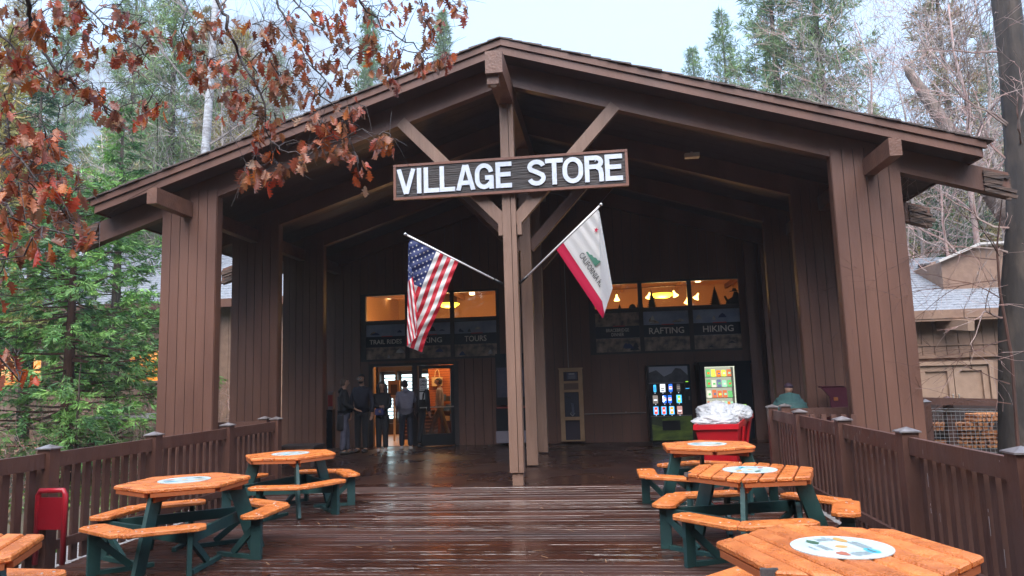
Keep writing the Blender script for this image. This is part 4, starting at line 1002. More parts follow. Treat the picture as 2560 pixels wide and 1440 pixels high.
on_flag('lettering', flag_text('CALIFORNIA REPUBLIC', .24, .90, .68, .105), DG, t)
GG = mat('flag_green', (.05, .16, .11), .6); BW = mat('flag_brown', (.18, .10, .05), .6)
n = 60; pv = [(.27+.5*i/n, .575-.13*min(1, 2.2*i/n)-.008*math.sin(i*.9)) for i in range(n+1)]+[(.27+.5*i/n, .59) for i in range(n+1)]
on_flag('grass', (pv, [(i, i+1, n+2+i, n+1+i) for i in range(n)]), GG, t)
bear = [(.34, .50), (.36, .44), (.42, .40), (.50, .37), (.58, .36), (.64, .40), (.66, .48), (.65, .60), (.61, .60), (.60, .52), (.55, .50), (.54, .60), (.50, .60), (.49, .50), (.44, .50), (.42, .60), (.38, .60), (.385, .51)]
def fan(p): return ([(sum(a[0] for a in p)/len(p), sum(a[1] for a in p)/len(p)-.05)]+p, [(0, 1+i, 1+(i+1) % len(p)) for i in range(len(p))])
bear = [(a+.12, c-.13) for a, c in bear]
on_flag('bear', fan(bear), BW, t, .009)
star = [(.16+.03*math.cos(math.pi*k/5+.3)*(1 if k % 2 == 0 else .4), .22+.05*math.sin(math.pi*k/5+.3)*(1 if k % 2 == 0 else .4)) for k in range(10)]
on_flag('star', ([(.16, .22)]+star, [(0, 1+i, 1+(i+1) % 10) for i in range(10)]), FR2, t, .007)

# ------------------------------------------------------------------ people
SKIN = mat('skin', (.36, .19, .13), .55); HAIRD = mat('hair_dark', (.02, .013, .011), .6, bump=.5, bscale=60); HAIRG = mat('hair_brown', (.10, .06, .045), .6)
def skin_obj(name, V, E, Rr, mt, parent, sub=1, root=0):
    me = bpy.data.meshes.new('tmp'); me.from_pydata([tuple(v) for v in V], E, []); ob = bpy.data.objects.new('tmp', me); COL.objects.link(ob)
    md = ob.modifiers.new('s', 'SKIN'); sv = me.skin_vertices[0].data
    for i, r_ in enumerate(Rr): sv[i].radius = (r_ if hasattr(r_, '__len__') else (r_, r_)); sv[i].use_root = (i == root)
    m2 = ob.modifiers.new('u', 'SUBSURF'); m2.levels = m2.render_levels = sub; md.use_smooth_shade = True
    bpy.context.view_layer.update()
    out = bpy.data.meshes.new_from_object(ob.evaluated_get(bpy.context.evaluated_depsgraph_get())); bpy.data.objects.remove(ob)
    out.name = name; out.materials.clear(); out.materials.append(mt)
    out.polygons.foreach_set('material_index', [0]*len(out.polygons))
    o2 = bpy.data.objects.new(name, out); COL.objects.link(o2); o2.parent = parent; return o2
def person(loc, rz, label, H=1.75, lean=0, head_turn=0, arms=None, legs=None, jacket=None, trousers=None, hair=HAIRD, long_hair=False, shoes=None, hood=False, glasses=False, beard=False, side_lean=0, cap=None, open_coat=None, fat=1.0):
    """faces -Y in its own frame; lean bends the torso forward (towards -Y)"""
    t = local(thing('person', loc, label, 'person', rz=rz)); s = H/1.75
    def P(x, y, z): return Vector((x, y, z))*s
    lg = legs or [(-.10, 0), (.10, 0)]
    pel = P(0, 0, .95); cl, sl_ = math.cos(R(lean)), math.sin(R(lean)); cs, ss = math.cos(R(side_lean)), math.sin(R(side_lean))
    def T(x, y, z):     # torso frame: z above pelvis
        v = Vector((x, y*cl-z*sl_, z*cl+y*sl_)); v = Vector((v.x*cs+v.z*ss, v.y, v.z*cs-v.x*ss)); return pel+v*s
    sp, ch, nk = T(0, .0, .2), T(0, .01, .40), T(0, 0, .56)
    hb = Vector((0, -.01-.04*(lean > 15), .10))*s; hd0 = nk+hb*.5; hd = T(0, -.02, .70) if lean < 30 else T(0, .13, .66)
    sh = [T(-.185, .01, .47), T(.185, .01, .47)]
    A = arms or [((-.24, 0, .18), (-.24, -.08, -.06)), ((.24, 0, .18), (.24, -.08, -.06))]
    el = [T(*A[0][0]), T(*A[1][0])]; wr = [T(*A[0][1]), T(*A[1][1])]
    V = [pel, sp, ch, nk, hd0, hd]; E = [(0, 1), (1, 2), (2, 3), (3, 4), (4, 5)]; Q = [(.13*s, .1*s), (.12*s, .095*s), (.135*s, .10*s), .055*s, .055*s, (.078*s, .092*s)]
    tp = hd+(hd-nk).normalized()*.055*s; V.append(tp); E.append((5, 6)); Q.append(.062*s)
    ht = Matrix.Rotation(head_turn, 3, 'Z'); fwd = ht @ Vector((0, -1, 0))
    V += [hd+fwd*.088*s-Vector((0, 0, .028*s))]; E.append((5, 7)); Q.append(.03*s)   # jaw / mouth
    V += [hd+fwd*.112*s]; E.append((5, 8)); Q.append(.011*s)                         # nose
    for k in (0, 1):
        sg_ = -1 if k == 0 else 1
        i0 = len(V); V += [sh[k], el[k], wr[k]]; E += [(2, i0), (i0, i0+1), (i0+1, i0+2)]; Q += [.052*s, .04*s, .026*s]
        d = (wr[k]-el[k]).normalized(); palm = wr[k]+d*.055*s; V.append(palm); E.append((i0+2, i0+3)); Q.append((.026*s, .02*s))
        sd_ = d.cross(Vector((0, 1, 0)));  sd_ = sd_.normalized() if sd_.length > .1 else Vector((1, 0, 0))
        for f in range(4):
            b0 = palm+d*.035*s+sd_*(f-1.5)*.017*s; ln = (.07, .08, .075, .06)[f]*s; ii = len(V)
            V += [b0, b0+d*ln*.55+Vector((0, -.012*s, 0)), b0+d*ln+Vector((0, -.03*s, 0))]; E += [(i0+3, ii), (ii, ii+1), (ii+1, ii+2)]; Q += [.0085*s, .008*s, .007*s]
        ii = len(V); V += [wr[k]+d*.04*s-sd_*sg_*-.03*s, wr[k]+d*.08*s-sd_*sg_*-.045*s]; E += [(i0+2, ii), (ii, ii+1)]; Q += [.010*s, .008*s]
    hips = []
    for k in (0, 1):
        fx, fy = lg[k]; i0 = len(V); hp = P(-.09 if k == 0 else .09, 0, .9); kn = P(fx*.95, fy*.55-.02, .50); an = P(fx, fy, .09); toe = P(fx, fy-.13, .035)
        V += [hp, kn, an, toe]; E += [(0, i0), (i0, i0+1), (i0+1, i0+2), (i0+2, i0+3)]; Q += [.085*s, .056*s, .04*s, .035*s]; hips.append((hp, kn, an, toe))
    skin_obj('body', V, E, Q, SKIN, t)
    # trousers
    V2 = [pel+Vector((0, 0, .04*s))]; E2 = []; Q2 = [(.12*s*fat, .11*s*fat)]
    for hp, kn, an, toe in hips:
        i0 = len(V2); mid = hp.lerp(kn, .5); V2 += [hp-Vector((0, 0, .04)), mid, kn, kn.lerp(an, .55), an+Vector((0, 0, -.01))]; E2 += [(0, i0)]+[(i0+q, i0+q+1) for q in range(4)]; Q2 += [.092*s*fat, .092*s, .082*s, .075*s, .07*s]
    skin_obj('trousers', V2, E2, Q2, trousers, t)
    # jacket
    V3 = [T(0, 0, -.14), T(0, 0, .06), T(0, .01, .22), T(0, .015, .38), T(0, .005, .5), T(0, -.005, .57)]; E3 = [(i, i+1) for i in range(5)]; Q3 = [(.185*s*fat, .155*s*fat), (.17*s*fat, .14*s*fat), (.165*s*fat, .135*s*fat), (.17*s*fat, .135*s*fat), (.11*s, .10*s), (.078*s, .075*s)]
    for k in (0, 1):
        i0 = len(V3); V3 += [sh[k], sh[k].lerp(el[k], .5), el[k], el[k].lerp(wr[k], .55), wr[k]]; E3 += [(3, i0)]+[(i0+q, i0+q+1) for q in range(4)]; Q3 += [.075*s, .068*s, .064*s, .054*s, .05*s]
    jk = skin_obj('jacket', V3, E3, Q3, jacket, t, root=2)
    if hood:
        skin_obj('hood', [T(-.09, .05, .55), T(0, .09, .53), T(.09, .05, .55), T(0, .13, .46)], [(0, 1), (1, 2), (1, 3)], [.05*s, .065*s, .05*s, .05*s], jacket, t, root=1)
    if open_coat:
        skin_obj('coat_tail', [T(0, .03, .0), T(0, .05, -.2), T(0, .06, -.42)], [(0, 1), (1, 2)], [(.19*s, .13*s), (.2*s, .13*s), (.19*s, .11*s)], open_coat, t, root=1)
    # hair, head form
    sdv0 = fwd.cross(Vector((0, 0, 1))).normalized(); upv = (Vector((0, 0, 1))*(1 if lean < 30 else .5)+(hd-nk).normalized()*.5).normalized(); fw2 = (fwd-upv*fwd.dot(upv)).normalized(); sdv0 = fw2.cross(upv)
    def shell(name, cen, rx, ry, rz_, mt, hide, jit=.0, sub_=3, seed=1):
        bm = bmesh.new(); bmesh.ops.create_icosphere(bm, subdivisions=sub_, radius=1); rr_ = random.Random(seed)
        for v in bm.verts:
            p = v.co.copy(); k = hide(p)
            k *= 1+rr_.uniform(-jit, jit); v.co = cen+(sdv0*p.x*rx+fw2*p.y*ry+upv*p.z*rz_)*s*k
        me_ = bpy.data.meshes.new(name); bm.to_mesh(me_); bm.free(); me_.materials.append(mt); me_.polygons.foreach_set('use_smooth', [True]*len(me_.polygons))
        o_ = bpy.data.objects.new(name, me_); COL.objects.link(o_); o_.parent = t; return o_
    hc = hd+upv*.012*s
    shell('face', hc+fw2*.004*s, .072, .090, .108, SKIN, lambda p: 1-.10*max(0, -p.z)*abs(p.x)*2+(.05 if (p.y > .93 and -.25 < p.z < .05 and abs(p.x) < .2) else 0))
    if cap: shell('cap', hc+upv*.012*s-fw2*.008*s, .088, .105, .105, cap, lambda p: 1.0 if p.z > .12 else .7, 0)
    else: shell('hair', hc+upv*.008*s-fw2*.010*s, .086, .104, .116, hair, lambda p: .72 if (p.y > .15 and p.z < .42) or p.z < -.75 else 1.0, .05 if not long_hair else .10)
    if long_hair:
        for g in (-1, 0, 1): shell('hair_lock', hd-fw2*(.035+.02*(g == 0))*s+sdv0*g*.082*s-upv*.09*s, .058 if g else .08, .06, .17, hair, lambda p: 1.0, .16, 3, g+4)
    if beard: shell('beard', hc+fw2*.03*s-upv*.066*s, .056, .068, .045, HAIRD, lambda p: .7 if p.z > .35 else 1, .05)
    sdv = fwd.cross(Vector((0, 0, 1)))
    b = MB()
    for g in (-1, 1):
        c = hd+fwd*.078*s+sdv*g*.030*s+Vector((0, 0, .018*s)); b.tube([c, c+fwd*.012*s], .010*s, 8)
    b.build('eyes', INK, t, org=(0, 0, 0))
    if glasses:
        b = MB()
        for g in (-1, 1):
            c = hd+fwd*.104*s+sdv*g*.034*s+Vector((0, 0, .016*s)); pts = [c+sdv*math.cos(a)*.026*s+Vector((0, 0, math.sin(a)*.02*s)) for a in np.linspace(0, 2*math.pi, 13)]; b.tube(pts, .0035*s, 5)
        b.build('glasses', SCREW, t, org=(0, 0, 0))
    for hp, kn, an, toe in hips:
        b = MB(); b.tube([an+Vector((0, .05, -.055))*s, an+Vector((0, 0, -.045))*s, toe+Vector((0, .03, .008))*s, toe+Vector((0, -.045, .0))*s], [.04*s, .052*s, .045*s, .026*s], 10); b.build('shoe', shoes, t, org=(0, 0, 0), smooth=True)
    return t
NAVY = mat('navy_cloth', (.018, .016, .03), .8, bump=.3, bscale=18); BLK = mat('black_cloth', (.012, .010, .013), .8, bump=.3, bscale=18)
GRYJ = mat('grey_hoodie', (.22, .20, .25), .8, (.17, .155, .20), 6, bump=.4, bscale=20); JEAN = mat('grey_jeans', (.10, .095, .13), .8, (.07, .065, .095), 8, bump=.4, bscale=22)
DKJ = mat('dark_jeans', (.02, .02, .032), .8); GRN2 = mat('green_jacket', (.035, .095, .09), .75, (.025, .07, .07), 6, bump=.6, bscale=12)
SHW = mat('pale_shoe', (.45, .38, .36), .5); SHD = mat('dark_shoe', (.03, .022, .02), .5); PAT = mat('patterned_scarf', (.12, .10, .13), .7, (.03, .03, .05), 22)
OLIV = mat('olive_cloth', (.05, .04, .03), .8)
q = gnd(860, 1136)
person((q.x, q.y, 0), R(115), 'man in black hooded coat and grey jeans standing sideways leftmost in the group', H=1.78, jacket=BLK, trousers=JEAN, hair=HAIRG, shoes=SHD, hood=True, legs=[(-.09, .05), (.1, -.08)], fat=1.12, arms=[((-.24, -.02, .2), (-.2, -.22, .1)), ((.24, -.02, .2), (.2, -.24, .1))], open_coat=BLK)
q = gnd(905, 1131)
person((q.x, q.y, 0), R(-8), 'tall bearded man with glasses in a dark navy jacket facing the deck', H=1.86, jacket=NAVY, trousers=BLK, hair=HAIRD, shoes=SHD, glasses=True, beard=True, fat=1.1, arms=[((-.27, 0, .2), (-.26, -.04, -.06)), ((.27, 0, .2), (.27, -.04, -.06))])
q = gnd(956, 1129)
person((q.x, q.y, 0), R(12), 'woman with long curly dark hair in black holding a blue bag', H=1.66, jacket=BLK, trousers=BLK, hair=HAIRD, long_hair=True, shoes=SHW, arms=[((-.2, -.04, .2), (-.03, -.2, .2)), ((.2, -.04, .2), (.05, -.2, .12))], open_coat=BLK, legs=[(-.09, 0), (.09, -.06)])
q2 = gnd(956, 1129); b = MB(); b.box(q2.x-.1, q2.x+.1, q2.y-.26, q2.y-.16, .88, 1.04, 0, .02); tag(b.build('hand_bag', mat('bag_navy', (.03, .03, .12), .6), org=(q2.x, q2.y-.2, .88)), 'small blue bag held by the curly haired woman', 'bag')
q = gnd(1016, 1124)
person((q.x, q.y, 0), R(205), 'person in a grey hooded jacket seen from behind reaching towards the door', H=1.70, lean=12, jacket=GRYJ, trousers=DKJ, hair=HAIRD, shoes=SHW, hood=True, fat=1.1, arms=[((-.26, -.12, .3), (-.2, -.38, .33)), ((.22, -.02, .2), (.18, -.2, .12))], legs=[(-.1, .05), (.1, -.1)])
q = gnd(1052, 1117)
person((q.x, q.y, 0), R(150), 'person in dark clothes stepping through the entrance beside the door leaf', H=1.76, lean=8, jacket=BLK, trousers=BLK, hair=HAIRD, shoes=SHD, fat=1.05, legs=[(-.07, .12), (.07, -.2)])
q = at(1100, 1072, 20.6)
person((q.x, q.y, 0.0), R(-80), 'person in brown trousers walking inside the shop behind the door glass', H=1.72, jacket=GRYJ, trousers=OLIV, hair=HAIRD, shoes=SHD, legs=[(-.08, -.3), (.08, .25)])
q = at(1980, 1000, 12.95)
person((q.x-.02, 12.95, -.02), R(172), 'person in green jacket and dark cap stooping behind the right railing', H=1.70, lean=62, jacket=GRN2, trousers=BLK, cap=mat('cap_dark', (.035, .015, .03), .7), shoes=SHD, fat=1.5, side_lean=-4, arms=[((-.34, -.22, .34), (-.42, -.42, .26)), ((.3, -.2, .3), (.3, -.42, .3))])

# ------------------------------------------------------------------ ground, mountain, wings, vegetation
GND = mat('forest_floor', (.085, .055, .038), .9, (.05, .055, .022), 1.3, bump=1, bscale=12, detail=8)
def gz(x, y):
    base = -.38
    d = math.hypot(x, y); base += max(0, (d-45))*.09*(.6+.4*math.sin(x*.01+1))
    return base+.10*math.sin(x*.7+y*.3)*math.sin(y*.5)*min(1, max(0, (abs(x+1.4)-7)/4))
n = 130; V = []; F = []
ax = np.concatenate([np.linspace(-900, -60, 22), np.linspace(-56, 56, 86), np.linspace(60, 900, 22)]); ay = np.concatenate([np.linspace(-300, -22, 10), np.linspace(-20, 90, 100), np.linspace(96, 1200, 20)])
for y in ay:
    for x in ax: V.append((x, y, gz(x, y)))
nx_ = len(ax)
for j in range(len(ay)-1):
    for i in range(nx_-1): a = j*nx_+i; F.append((a, a+1, a+1+nx_, a+nx_))
tag(arr_mesh('ground', V, F, GND, smooth=True), kind='structure')
b = MB(); b.box(-7.0, -5.28, -2, 11.2, -.42, -.30); b.box(2.45, 4.6, -2, 11.2, -.42, -.30)
tag(b.build('gravel_path', mat('gravel', (.30, .29, .29), .8, (.16, .14, .13), 35, bump=1, bscale=60)), kind='structure')
# granite cliff
ROCK = mat('granite', (.09, .11, .15), .85, (.24, .28, .34), .012, stretch=(1, 1, .28), bump=1, bscale=.05, detail=9, lo=.3, hi=.72)
from mathutils import noise as NZ
prof = [(-700, 430), (-560, 470), (-420, 470), (-330, 455), (-270, 430), (-235, 380), (-205, 330), (-180, 280), (-150, 225), (-120, 175), (-70, 130), (0, 110), (120, 100), (300, 120), (500, 150), (700, 180)]
V = []; F = []; NXc, NZc = 160, 60
for i in range(NXc+1):
    x = -700+1400*i/NXc
    h = np.interp(x, [p[0] for p in prof], [p[1] for p in prof])
    for j in range(NZc+1):
        k = j/NZc; z = -20+(h+20)*k; nzv = NZ.fractal(Vector((x*.012, z*.02, 3.1)), 1.0, 2.1, 6)
        V.append((x+nzv*14, 720+90*k*k+nzv*38+12*abs(math.sin(x*.05+nzv*2)), z+(nzv*16 if j == NZc else nzv*8)))
for i in range(NXc):
    for j in range(NZc): a = i*(NZc+1)+j; F.append((a, a+NZc+1, a+NZc+2, a+1))
tag(arr_mesh('granite_cliff', V, F, ROCK, smooth=True), kind='structure')

# ------------------------------------------------------------------ wings of the building (left and right)
TANL = mat('wing_paint', (.25, .15, .10), .6, (.2, .115, .078), 5, bump=.2)
lw = thing('lodge_wing', (-20, 24, 0), 'long low building with wet grey shingle roof and lit windows behind the left trees', 'building')
def shingle_roof(x0, x1, y0, z0, y1, z1, par, rows=26, name='roof'):
    b = MB(); n = rows
    for i in range(n):
        a, c = i/n, (i+1)/n; ya, yb = y0+(y1-y0)*a, y0+(y1-y0)*c+.02; za, zb = z0+(z1-z0)*a, z0+(z1-z0)*c
        b.add([(x0, ya, za), (x1, ya, za), (x1, yb, zb), (x0, yb, zb), (x0, ya, za+.03), (x1, ya, za+.03), (x1, yb, zb+.012), (x0, yb, zb+.012)], [(3, 2, 1, 0), (4, 5, 6, 7), (0, 1, 5, 4), (1, 2, 6, 5), (2, 3, 7, 6), (3, 0, 4, 7)])
    return b.build(name, SHING, par)
shingle_roof(-34, -7.9, 23.4, 4.72, 30, 8.4, lw, 30)
b = MB(); b.box(-34, -7.9, 23.34, 23.4, 4.45, 4.74); b.build('fascia_board', BR, lw)
b = MB(); x = -33.6
WWS = [(-17.6, -13.9), (-24, -20.4)]
while x < -8:
    z1 = 4.55; inw = any(a < x+.15 < c for a, c in WWS)
    if inw: b.box(x+.006, x+.294, 24, 24.03, -.6, 1.98); b.box(x+.006, x+.294, 24, 24.03, 3.1, z1)
    else: b.box(x+.006, x+.294, 24, 24.03, -.6, z1)
    x += .3
b.box(-34, -8, 24.03, 24.05, -.6, 1.98, 1); b.box(-34, -8, 24.03, 24.05, 3.1, 4.6, 1)
xs_ = [-34]+[q for w2 in sorted(WWS) for q in w2]+[-8]
for i in range(0, len(xs_), 2): b.box(xs_[i], xs_[i+1], 24.03, 24.05, 1.98, 3.1, 1)
b.build('wall', [TANL, DARK], lw)
GLOWO = mat('warm_room', (.8, .25, .05), .7, (.5, .13, .03), .8, emit=(1, .30, .04), estr=.42)
for (a, c) in WWS:
    n = 4
    for i in range(n):
        xa, xb = a+(c-a)*i/n, a+(c-a)*(i+1)/n; f = MB()
        f.box(xa, xb, 23.93, 24.04, 1.9, 1.98); f.box(xa, xb, 23.95, 24.04, 3.06, 3.14); f.box(xa, xa+.06, 23.96, 24.04, 1.98, 3.06); f.box(xb-.06, xb, 23.96, 24.04, 1.98, 3.06)
        w_ = f.build('window', TAN, lw); g = MB(); g.box(xa+.06, xb-.06, 24.0, 24.01, 1.98, 3.06); g.build('pane', GLASS, w_)
    g = MB(); g.box(a, c, 24.9, 24.95, 1.6, 3.4); g.box(a, c, 24.8, 24.88, 1.6, 2.45, 0); g.build('lit_room', GLOWO, lw)
b = MB()
for xx, ww in ((-7.2, .5),): b.box(xx, xx+.3, 18.9, 19.0, 0, 3.6)
q = at(566, 705, 17.2)
rw = thing('lodge_wing', (11, 20, 0), 'low building with wet grey roof, dormer and double doors behind the right railing', 'building')
shingle_roof(5.0, 17, 19.55, 3.06, 24.5, 5.15, rw, 26)
b = MB(); b.box(5.0, 17, 19.48, 19.55, 2.86, 3.08); b.box(5.0, 17, 19.5, 19.56, 2.80, 2.86); b.build('fascia_board', TANL, rw)
b = MB(); x = 5.0
while x < 17: b.box(x+.004, x+.29, 20.02, 20.06, 1.9, 2.9); x += .3
b.box(5.0, 17, 20.06, 20.1, -.5, 2.95); b.box(5.0, 17, 19.97, 20.06, 1.86, 1.94); b.box(5.0, 17, 19.99, 20.06, 2.18, 2.22); b.build('wall', TANL, rw)
xm = at(2384, 960, 20).x
for s in (-1, 1):
    xa, xb = (xm-.83, xm-.01) if s < 0 else (xm+.01, xm+.83)
    b = MB(); b.box(xa, xb, 20.0, 20.05, -.4, 1.66); b.box(xa, xa+.14, 19.94, 20.0, -.4, 1.66); b.box(xb-.14, xb, 19.94, 20.0, -.4, 1.66); b.box(xa+.14, xb-.14, 19.94, 20.0, 1.52, 1.66); dd = b.build('door', TAN, rw)
    b = MB(); x = xm+s*.07; b.tube([(x, 19.97, .72), (x, 19.93, .74), (x, 19.93, .92), (x, 19.97, .94)], .012, 6); b.build('handle', SCREW, dd)
b = MB(); b.box(xm-.95, xm-.84, 19.88, 20.05, -.4, 1.76); b.box(xm+.84, xm+.95, 19.88, 20.05, -.4, 1.76); b.box(xm-.95, xm+.95, 19.875, 20.05, 1.67, 1.77); b.build('door_frame', TAN, rw)
b = MB(); q = at(2418, 815, 19.3); b.beam((q.x-.35, 20.0, q.z+.12), (q.x, 19.1, q.z), .2, .26); b.build('beam_end', TAN, rw)
# dormer
q0, q1, q2_ = at(2352, 655, 21.2), at(2440, 617, 21.2), at(2530, 612, 21.2)
b = MB(); b.ext([(q0.x, 3.5), (q2_.x+.5, 3.5), (q2_.x+.5, q2_.z), (q1.x, q1.z), (q0.x, q0.z)], 'y', 21.2, 24); b.build('dormer', TANL, rw)
b = MB(); b.beam((q0.x-.12, 21.12, q0.z+.0), (q1.x+.02, 21.12, q1.z+.05), .22, .06); b.beam((q1.x, 21.12, q1.z+.06), (q2_.x+.6, 21.12, q2_.z+.06), .22, .06); b.build('dormer_edge', mat('pale_edge', (.5, .46, .42), .4), rw)
for px, py in ((2312, 663), (2312, 756)):
    yy = 23.2 if py < 700 else 20.6; q = at(px, py, yy); b = MB(); b.lathe([(0, q.z+.04), (.19, q.z+.03), (.2, q.z-.03), (.1, q.z-.1), (0, q.z-.1)], q.x, q.y, 14); b.build('roof_vent', FRAMED, rw)
# far rail, mesh panels and firewood
t = thing('mesh_fence', (6.4, 15.5, 0), 'dark rail fence with wire mesh panels in front of the firewood on the right', 'fence')
za = at(2320, 1000, 15.5).z; 
b = MB(); b.beam((5.6, 15.45, za+.02), (8.6, 15.45, za-.12), .09, .14); b.build('top_rail', RAIL, t)
for px in (2316, 2510):
    q = at(px, 1030, 15.4); b = MB(); b.box(q.x-.07, q.x+.07, 15.33, 15.47, -.5, q.z+.2 if px < 2400 else q.z+.15); b.build('post', RAIL, t)
    b = MB(); zt_ = q.z+(.2 if px < 2400 else .15); b.add([(q.x-.09, 15.31, zt_), (q.x+.09, 15.31, zt_), (q.x+.09, 15.49, zt_), (q.x-.09, 15.49, zt_), (q.x, 15.4, zt_+.06)], [(0, 1, 4), (1, 2, 4), (2, 3, 4), (3, 0, 4), (3, 2, 1, 0)]); b.build('post_cap', CAP, t)
q = at(2368, 997, 15.6); b = MB(); b.add([(q.x-.1, 15.5, q.z), (q.x+.1, 15.5, q.z), (q.x+.1, 15.7, q.z), (q.x-.1, 15.7, q.z), (q.x, 15.6, q.z+.06)], [(0, 1, 4), (1, 2, 4), (2, 3, 4), (3, 0, 4), (3, 2, 1, 0)]); b.box(q.x-.07, q.x+.07, 15.53, 15.67, -.5, q.z); b.build('post', RAIL, t)
WIRE = mat('wire', (.45, .45, .47), .35, metal=.6)
q0, q1 = at(2322, 1025, 15.5), at(2500, 1035, 15.5)
b = MB(); zt_ = q0.z-.02; xa, xb = q0.x, q1.x
for i in range(17): x = xa+(xb-xa)*i/16; b.tube([(x, 15.5, -.1), (x, 15.5, zt_)], .004, 4)
for i in range(12): z = -.05+(zt_+.03)*i/11; b.tube([(xa, 15.5, z), (xb, 15.5, z-.02)], .005, 4)
for dz in (0, .05): b.tube([(xa, 15.48, zt_+dz), (xb, 15.48, zt_+dz-.05)], .012, 6)
b.build('mesh_panel', WIRE, t)
LOGE = [mat('log_end', (.55, .24, .09), .6, (.25, .09, .035), 9, island=.5), mat('log_bark', (.07, .04, .03), .8)]
def bundle():
    t = local(thing('firewood_bundle', (0, 0, 0), 'bundle of split orange firewood', 'firewood', 'firewood bundles stacked behind the mesh')); r = random.Random(4)
    for i in range(5):
        for j in range(2):
            b = MB(); cx, cz = -.17+i*.09+.02*j, .05+j*.085; pts = [(cx+.042*math.cos(R(a+20))*r.uniform(.8, 1.1), cz+.04*math.sin(R(a+20))*r.uniform(.8, 1.1)) for a in range(0, 360, 60)]
            b.ext(pts, 'y', -.17+r.uniform(-.02, .02), .17, 0); b.build('log', LOGE, t)
    return t
fb = bundle(); k = 0
rows_ = [(px, z) for px in (2345, 2375, 2420, 2452, 2482) for z in (.02, .2, .38, .56)]
for i, (px, z) in enumerate(rows_):
    if (px in (2345, 2375) and i % 2) or i in (11, 18): continue
    q = at(px, 1080, 16.3); o = fb if k == 0 else copy_tree(fb); o.location = (q.x+random.uniform(-.04, .04), 16.3+random.uniform(-.1, .1), z-.08); o.rotation_euler.z = R(random.uniform(-16, 16)); k += 1
    o['label'] = '%s firewood bundle of the %s stack from the left behind the wire mesh' % (('bottom', 'second', 'third', 'topmost')[i % 4], ('first', 'second', 'third', 'fourth', 'fifth')[i//4])
b = MB(); 
for z in (-.1, ): b.box(6.7, 8.6, 16.1, 16.5, z-.3, z+.03)
b.box(6.7, 8.7, 16.62, 16.66, -.4, .85)
tag(b.build('wood_rack', FRAMED, org=(7.5, 16.3, -.4)), 'dark rack carrying the firewood bundles', 'rack')

# ------------------------------------------------------------------ foliage generators
def leaf_tris(P, Dv, S, rng, k=9, spread=1.0, wd=.16, flat=.35, up=0.0, shape='fan'):
    """k slender leaflets per spray at P (n,3) along Dv (n,3) of size S (n)"""
    n = len(P); P = np.repeat(P, k, 0); Dv = np.repeat(Dv, k, 0); S = np.repeat(S, k)
    Dv = Dv/np.linalg.norm(Dv, axis=1, keepdims=True)
    ref = np.tile(np.array([[0, 0, 1.]]), (len(P), 1))+rng.normal(0, .25, (len(P), 3)); side = np.cross(Dv, ref); side /= np.linalg.norm(side, axis=1, keepdims=True)+1e-9
    nrm = np.cross(side, Dv); tpos = np.tile(np.linspace(0, 1, k), n)+rng.uniform(-.05, .05, len(P))
    if shape == 'fan':
        sg = np.tile(np.where(np.arange(k) % 2 == 0, 1., -1.), n); a = sg*rng.uniform(.35, .95, len(P))*spread*(1.1-.7*tpos)
        dr_ = Dv*np.cos(a)[:, None]+side*np.sin(a)[:, None]+nrm*rng.normal(up, flat, len(P))[:, None]
        base = P+Dv*(S*tpos*.75)[:, None]; ln = S*(.55-.2*tpos)*rng.uniform(.7, 1.2, len(P))
    else:
        v = rng.normal(0, 1, (len(P), 3)); v /= np.linalg.norm(v, axis=1, keepdims=True); dr_ = Dv*.9+v*spread; base = P+v*(S*.08)[:, None]; ln = S*rng.uniform(.6, 1.1, len(P))
    dr_ /= np.linalg.norm(dr_, axis=1, keepdims=True)
    w_ = np.cross(dr_, nrm+rng.normal(0, .5, (len(P), 3))); w_ /= np.linalg.norm(w_, axis=1, keepdims=True)+1e-9
    A = base; B = base+dr_*(ln*.45)[:, None]+w_*(ln*wd)[:, None]; C = base+dr_*ln[:, None]; Dd = base+dr_*(ln*.45)[:, None]-w_*(ln*wd)[:, None]
    V = np.stack([A, B, C, Dd], 1).reshape(-1, 3); F = np.arange(len(V)).reshape(-1, 4)
    return V, F
BARK = mat('bark', (.055, .038, .03), .9, (.10, .07, .055), 10, bump=1, bscale=24, stretch=(1, 1, .25)); BARKR = mat('bark_red', (.09, .038, .026), .9, (.05, .025, .02), 8, bump=1, bscale=20, stretch=(1, 1, .2))
BARKP = mat('bark_pale', (.42, .42, .44), .8, (.22, .2, .2), 5, bump=.6, stretch=(1, 1, 3)); TWIG = mat('twig', (.18, .14, .12), .8, (.34, .29, .27), 6, island=.35); TWIGR = mat('twig_red', (.30, .17, .15), .8, (.36, .28, .25), 4, island=.35)
GCED = mat('cedar_green', (.20, .38, .09), .5, (.06, .15, .045), .9, island=.35, transl=.2, hue=.02, lo=.42, hi=.58)
GDRK = mat('fir_green', (.08, .18, .07), .6, (.045, .11, .05), .8, island=.4, transl=.15, hue=.02)
GPIN = mat('pine_green', (.24, .33, .13), .6, (.14, .21, .10), .5, island=.4, transl=.15, hue=.03)
GYEL = mat('pine_yellow', (.36, .38, .12), .6, (.36, .24, .08), .4, island=.4, transl=.2, hue=.04)
GRUS = mat('pine_rusty', (.36, .23, .12), .6, (.24, .25, .11), .4, island=.45, transl=.15, hue=.03)
